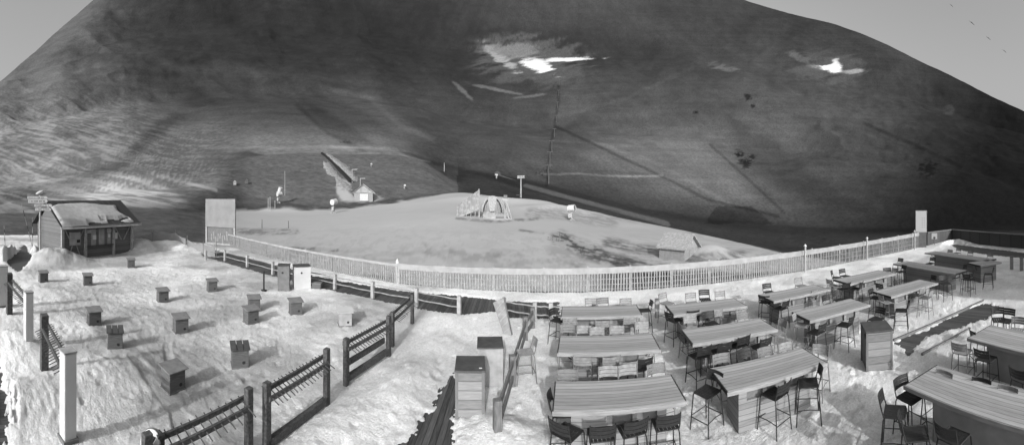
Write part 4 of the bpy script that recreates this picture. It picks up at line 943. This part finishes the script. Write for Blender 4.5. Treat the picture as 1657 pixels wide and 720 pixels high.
# snow guns, poles
def snow_gun(x, y, hpx, lab, turn=0.0, smin=1.0, double=False):
    p_, d_ = spot(x, y, smin); s = d_ / F * hpx / 28; r = empty('snow_gun', p_ + Vector((0, 0, -.2)), face(x) + turn, lab, 'snow gun')
    MB().tube([(0, 0, 0), (0, 0, 15 * s)], 1.3 * s, 8).build('mast', 'pale_structure', r)
    for a in (0, 2.1, 4.2): MB().tube([(0, 0, 5 * s), (6 * s * math.cos(a), 6 * s * math.sin(a), 0)], .8 * s, 6).build('leg', 'pale_structure', r)
    MB().box((-2.5 * s, 0, 9 * s), (6 * s, 4 * s, 7 * s)).build('control_box', 'offwhite', r, .03)
    g_ = MB(); g_.tube([(-5 * s, 1 * s, 20 * s), (-4 * s, .6 * s, 20 * s), (4 * s, -1.5 * s, 21 * s), (5 * s, -2 * s, 21.2 * s)], 5.2 * s, 16); b_ = g_.build('barrel', 'white', r, smooth=False)
    MB().tube([(5 * s, -2 * s, 21.2 * s), (5.4 * s, -2.1 * s, 21.25 * s)], 4.0 * s, 16).build('fan_grille', 'mark', r)
    if double: MB().tube([(0, 0, 24 * s), (0, -4 * s, 33 * s)], 4.2 * s, 14).build('hood', 'white', r)
snow_gun(925, 357, 29, 'white snow gun at the lip of the piste, right of the lift station')
snow_gun(452, 330, 22, 'hooded white snow gun with a tall cowl on the left of the nursery slope', .8, double=True)
snow_gun(540, 345, 26, 'pale snow gun with round drum left of the gabled hut', 1.2)
snow_gun(655, 306, 9, 'tiny white snow gun far up right side of the nursery slope', .5, 2.02)
snow_gun(601, 271, 7, 'tiny white snow gun near the top edge of the nursery slope', .5, 2.02)
snow_gun(803, 290, 9, 'small white snow gun beside a dark tunnel mouth above the stream', 2.4, 2.02)
def pole(x, y, hpx, lab, arm=0, mat='pale_structure', name='lift_pole', cat='pole', smin=1.0, rad=.7):
    p_, d_ = spot(x, y, smin); s = d_ / F; r = empty(name, p_ + Vector((0, 0, -.2)), face(x), lab, cat)
    MB().tube([(0, 0, 0), (0, 0, hpx * s)], rad * s, 7, rad * .7 * s).build('mast', mat, r)
    if arm: MB().beam((0 if arm > 0 else arm * s, 0, hpx * s), (abs(arm) * s, 0, hpx * s), 1.2 * s, 1.2 * s).build('arm', mat, r)
    return r, s
pole(719, 278, 15, 'thin pale pole where the nursery slope meets the dark valley', smin=2.02)
pole(570, 297, 22, 'pale pole with one side arm right of the belt', 8, smin=2.02); pole(583, 306, 18, 'shorter pale pole with side arm just above the gabled hut', 8, smin=2.02)
pole(461, 318, 40, 'tall thin pole behind the hooded snow gun', smin=2.02, rad=.5)
pole(424, 370, 16, 'dark slim stake on the piste right of the white board', 0, 'mark', 'piste_stake', 'stake'); pole(467, 370, 14, 'dark slim stake furthest right of the white board', 0, 'mark', 'piste_stake', 'stake')
for x_, y_, h_, lab in ((434, 340, 20, 'left'), (437, 342, 24, 'middle'), (445, 338, 14, 'right')): pole(x_, y_, h_, lab + ' one of three pale poles clustered below the hooded snow gun')
r, s = pole(843, 320, 34, 'tall pale floodlight mast with two lamp racks right of the lift station', 0, rad=1.4, name='floodlight_mast', cat='light mast')
MB().box((0, 0, 33 * s), (12 * s, 3 * s, 1.6 * s)).build('crossbar', 'pale_structure', r)
for k in (-4.5, -1.5, 1.5, 4.5): MB().box((k * s, -.8 * s, 35.5 * s), (2.2 * s, 1.2 * s, 2.6 * s)).build('lamp', 'offwhite', r)
MB().box((-5 * s, 0, 5 * s), (5 * s, 2 * s, .8 * s)).build('side_shelf', 'mark', r)
# tunnel mouth
p_, d_ = spot(805, 284, 3.0); s = d_ / F; r = empty('culvert', p_, face(805), 'dark round culvert mouth under the lit hillock above the stream', 'culvert')
MB().tube([(0, -2 * s, 1.5 * s), (0, 3 * s, 1.5 * s)], 5 * s, 14).build('pipe', 'dark', r); MB().beam((4 * s, -1.5 * s, -.5 * s), (50 * s, 0, -17 * s), 2 * s, 2.2 * s).build('dark_wall', 'dark', r)
# lift station
p_, d_ = spot(795, 354); s = d_ / F; r = empty('lift_station', p_ + Vector((0, 0, -.3)), face(795), 'pale chairlift station with arched hood, sloping net ramp and braced steel frame', 'lift station')
P = []
for k in range(13):
    a = PI * k / 12; P.append((math.cos(a), math.sin(a)))
rows = []
for y0, sc2 in ((-6, 1), (-2, 1.0), (6, .9)):
    rows.append([(2 * s + 18 * s * c_ * sc2, (y0 - 2) * s, 12 * s + 27 * s * s_2 * sc2) for c_, s_2 in P])
o = MB().grid(rows).build('arched_hood', 'pale_structure', r, smooth=True); sm = o.modifiers.new('s', 'SOLIDIFY'); sm.thickness = .35
MB().prism([(-2 * s, -8.6 * s, 14 * s), (5 * s, -8.6 * s, 14 * s), (9 * s, -8.6 * s, 37 * s), (-6 * s, -8.6 * s, 37 * s)], (0, 1 * s, 0)).build('front_shield', 'offwhite', r)
for x0 in (-12, -9, 12, 15): MB().beam((x0 * s, -7 * s, 10 * s), (x0 * .75 * s, -7 * s, 30 * s), .6 * s, .6 * s).build('lattice_bar', 'mark', r)
MB().box((-3 * s, 0, 7 * s), (20 * s, 10 * s, 14 * s)).build('engine_room', 'pale_structure', r, .05)
MB().box((14 * s, 1 * s, 6 * s), (22 * s, 8 * s, 9 * s)).build('low_room', 'stone', r, .05)
MB().box((14 * s, -3.4 * s, 4 * s), (20 * s, .3 * s, 2.6 * s)).build('window_band', 'hole', r)
for x0, x1 in ((22, 22), (24, 33), (20, 29)): MB().beam((x1 * s, -3 * s, 0), (x0 * s, -3 * s, 31 * s), 2.2 * s, 2.2 * s).build('steel_leg', 'pale_structure', r)
MB().box((22 * s, 0, 32 * s), (10 * s, 5 * s, 5 * s)).build('drive_head', 'offwhite', r, .05); MB().box((23 * s, 2 * s, 37 * s), (6 * s, 4 * s, 6 * s)).build('motor_cover', 'bindark', r, .05)
MB().box((2 * s, -8 * s, 1.0 * s), (62 * s, 14 * s, 2.4 * s)).build('platform', 'band', r, .05)
rows = []
for i in range(13):
    t_ = i / 12; rows.append([((-56 + 36 * t_) * s, (4 - 6 * v) * s, ((22 + 36 * t_ * .75) * (1 - v) + v * (2 + 14 * t_)) * s) for v in np.linspace(0, 1, 8)])
nm, t, p = new_mat('mesh_ramp'); ck = t.nodes.new('ShaderNodeTexVoronoi'); ck.inputs['Scale'].default_value = 1.6; tcn = t.nodes.new('ShaderNodeTexCoord'); rp_ = t.nodes.new('ShaderNodeValToRGB')
rp_.color_ramp.elements[0].color = (.24, .24, .24, 1); rp_.color_ramp.elements[1].color = (.12, .12, .12, 1); rp_.color_ramp.elements[1].position = .7
t.links.new(tcn.outputs['Object'], ck.inputs['Vector']); t.links.new(ck.outputs['Distance'], rp_.inputs[0]); t.links.new(rp_.outputs[0], p.inputs['Base Color'])
o = MB().grid(rows).build('net_ramp', nm, r); sm = o.modifiers.new('s', 'SOLIDIFY'); sm.thickness = .3
for k in range(6): MB().tube([((-54 + 7 * k) * s, -4 * s, 0), ((-54 + 7 * k) * s, 3 * s, (22 + 5.2 * k) * s)], .6 * s, 5).build('ramp_strut', 'pale_structure', r)
MB().beam((-20 * s, 2 * s, 0), (-20 * s, 2 * s, 50 * s), 1.5 * s, 1.5 * s).build('ramp_mast', 'pale_structure', r)
# net barrier on the piste
p_, d_ = spot(895, 390); s = d_ / F; r = empty('piste_net', p_ + Vector((0, 0, -.1)), face(895), 'small grey net barrier with a leaning pole in the middle of the piste', 'barrier')
MB().prism([(-8 * s, 0, 0), (12 * s, 2 * s, 0), (12 * s, 2 * s, 6 * s), (-3 * s, 0, 7 * s)], (0, .15, 0)).build('net', 'mid', r); MB().tube([(9 * s, 0, 0), (11 * s, 0, 16 * s)], .6 * s, 6).build('pole', 'mark', r)
for k in (-8, -1, 6): MB().tube([(k * s, 0, 0), (k * s, 0, 8 * s)], .5 * s, 5).build('stake', 'mark', r)
# lift pylons up the mountain
first = None
for k, (x_, y_) in enumerate(((888, 298), (890, 272), (893, 246), (897, 222), (900, 198), (902, 176), (904, 156), (905, 138))):
    p_, d_ = spot(x_, y_, 3.6); s = d_ / F; ht = 13 + (3 if k < 2 else 0); nmz = ['lowest', 'second', 'third', 'fourth', 'fifth', 'sixth', 'seventh', 'topmost'][k]
    r = empty('lift_pylon', p_ + Vector((0, 0, -.5)), face(x_), nmz + (' pylon counted from the valley, in the thin line up the dark mountain'), 'pylon', 'lift pylons up the mountain')
    MB().tube([(0, 0, 0), (0, 0, ht)], .45, 6, .3).build('mast', 'mark', r); MB().beam((-3, 0, ht), (3, 0, ht), .5, .5).build('crossarm', 'mark', r)
# bushes / rough scrub below the pylons and by the shrubby corner
def bush(x, y, wpx, hpx, lab, smin, n=140):
    p_, d_ = spot(x, y, smin); s = d_ / F; g_ = MB()
    for _ in range(n):
        a = random.uniform(0, 2 * PI); rr_ = math.sqrt(random.random()); z = random.random(); c = Vector((math.cos(a) * rr_ * wpx * s / 2, math.sin(a) * rr_ * wpx * s / 3, z * hpx * s * (1 - .5 * rr_)))
        e = s * random.uniform(.7, 1.5); d1 = Vector((random.uniform(-1, 1), random.uniform(-1, 1), random.uniform(-1, 1))).normalized() * e; d2 = Vector((random.uniform(-1, 1), random.uniform(-1, 1), random.uniform(-1, 1))).normalized() * e
        k = len(g_.v); g_.v += [c, c + d1, c + d1 + d2, c + d2]; g_.f.append([k, k + 1, k + 2, k + 3])
    r = empty('bush', p_, 0, lab, 'bush')
    g_.build('foliage', 'tine', r)
    st = MB()
    for _ in range(7):
        a = random.uniform(0, 6.28); st.tube([(0, 0, -.3), (math.cos(a) * wpx * s * .22, math.sin(a) * wpx * s * .2, hpx * s * .8)], .25 * s, 4)
    st.build('stems', 'tine', r)
bush(1172, 428, 34, 10, 'low dark bush in front of the piste hut, right behind the windbreak', 1.0, 260)
bush(886, 280, 12, 22, 'tall dark scrub beside the lowest pylon', 3.4); bush(872, 284, 16, 9, 'dark scrub left of the lowest pylon', 3.4)
bush(560, 232, 26, 7, 'dark shrub at the top of the pale strip above the nursery slope', 4.0)
bush(1208, 262, 14, 10, 'dark rock-like scrub on the right mountainside, lower of two', 4.0); bush(1196, 252, 9, 8, 'dark scrub on the right mountainside, upper of two', 4.0)
# small slope markers left
for x_, y_, lab in ((380, 300, 'small pale snow gun housing on the slope above the white board'), (399, 298, 'tiny dark shed on the slope left of the hooded snow gun')):
    p_, d_ = spot(x_, y_, 2.02); s = d_ / F; r = empty('slope_shed', p_, face(x_), lab, 'shed')
    MB().box((0, 0, 2.5 * s), (5 * s, 4 * s, 5 * s)).build('shed_body', 'pale_structure' if x_ < 390 else 'mark', r); MB().prism([(-3 * s, -2.4 * s, 5 * s), (3 * s, -2.4 * s, 5 * s), (0, -2.4 * s, 7.5 * s)], (0, 4.8 * s, 0)).build('roof', 'band' if x_ < 390 else 'mark', r)
# birds in the sky at the top right
for x_, y_, sz, lab in ((1539, 8, 1.5, 'highest and faintest'), (1572, 36, 2.3, 'second and largest'), (1599, 61, 1.9, 'third'), (1625, 82, 1.6, 'lowest')):
    d_ = 240; p_ = polar(x_, d_, H - (y_ - YH) / F * d_); r = empty('bird', p_, face(x_), lab + ' of the four dark birds gliding in a line in the sky', 'bird', 'birds in the top right sky')
    q_ = sz; g_ = MB(); rows = []
    for i, rr_ in enumerate((.02, .16, .2, .14, .08, .16)):
        x0 = -.7 + .28 * i; rows.append([(x0 * q_ * .5 * .6, rr_ * q_ * .6 * math.cos(b), rr_ * q_ * .5 * math.sin(b)) for b in np.linspace(0, 2 * PI, 9)])
    g_.grid(rows)
    for sy in (-1, 1):     # wings, thin and swept, joined to the trunk
        g_.prism([(-.15 * q_, 0, 0), (.12 * q_, 0, 0), (.25 * q_, -.2 * q_, sy * .45 * q_ * -1 * .7), (.75 * q_, 0, -sy * .95 * q_ * .65 if sy > 0 else .1)], (0, .05, 0)) if False else g_.prism([(-.18 * q_, 0, .02), (.10 * q_, 0, .02), (sy * .95 * q_ , .3 * q_, -sy * .72 * q_), (sy * .80 * q_ - .1, .3 * q_, -sy * .66 * q_)], (0, .06, .05))
    g_.build('bird_body', 'mark', r)

# ================================================================ restaurant building beside the terrace (outside the frame; shades the far right end)
r = empty('restaurant', (17.5, -14, 0), 0, 'dark timber restaurant building at the right side of the terrace, out of view', 'building')
MB().box((9, 5, 3.2), (18, 9, 6.6)).build('wall', 'hutwood', r)
MB().prism([(-.8, -.2, 6.5), (-.8, 10.2, 6.5), (-.8, 5, 9.4)], (19.6, 0, 0)).build('roof', 'roof', r)
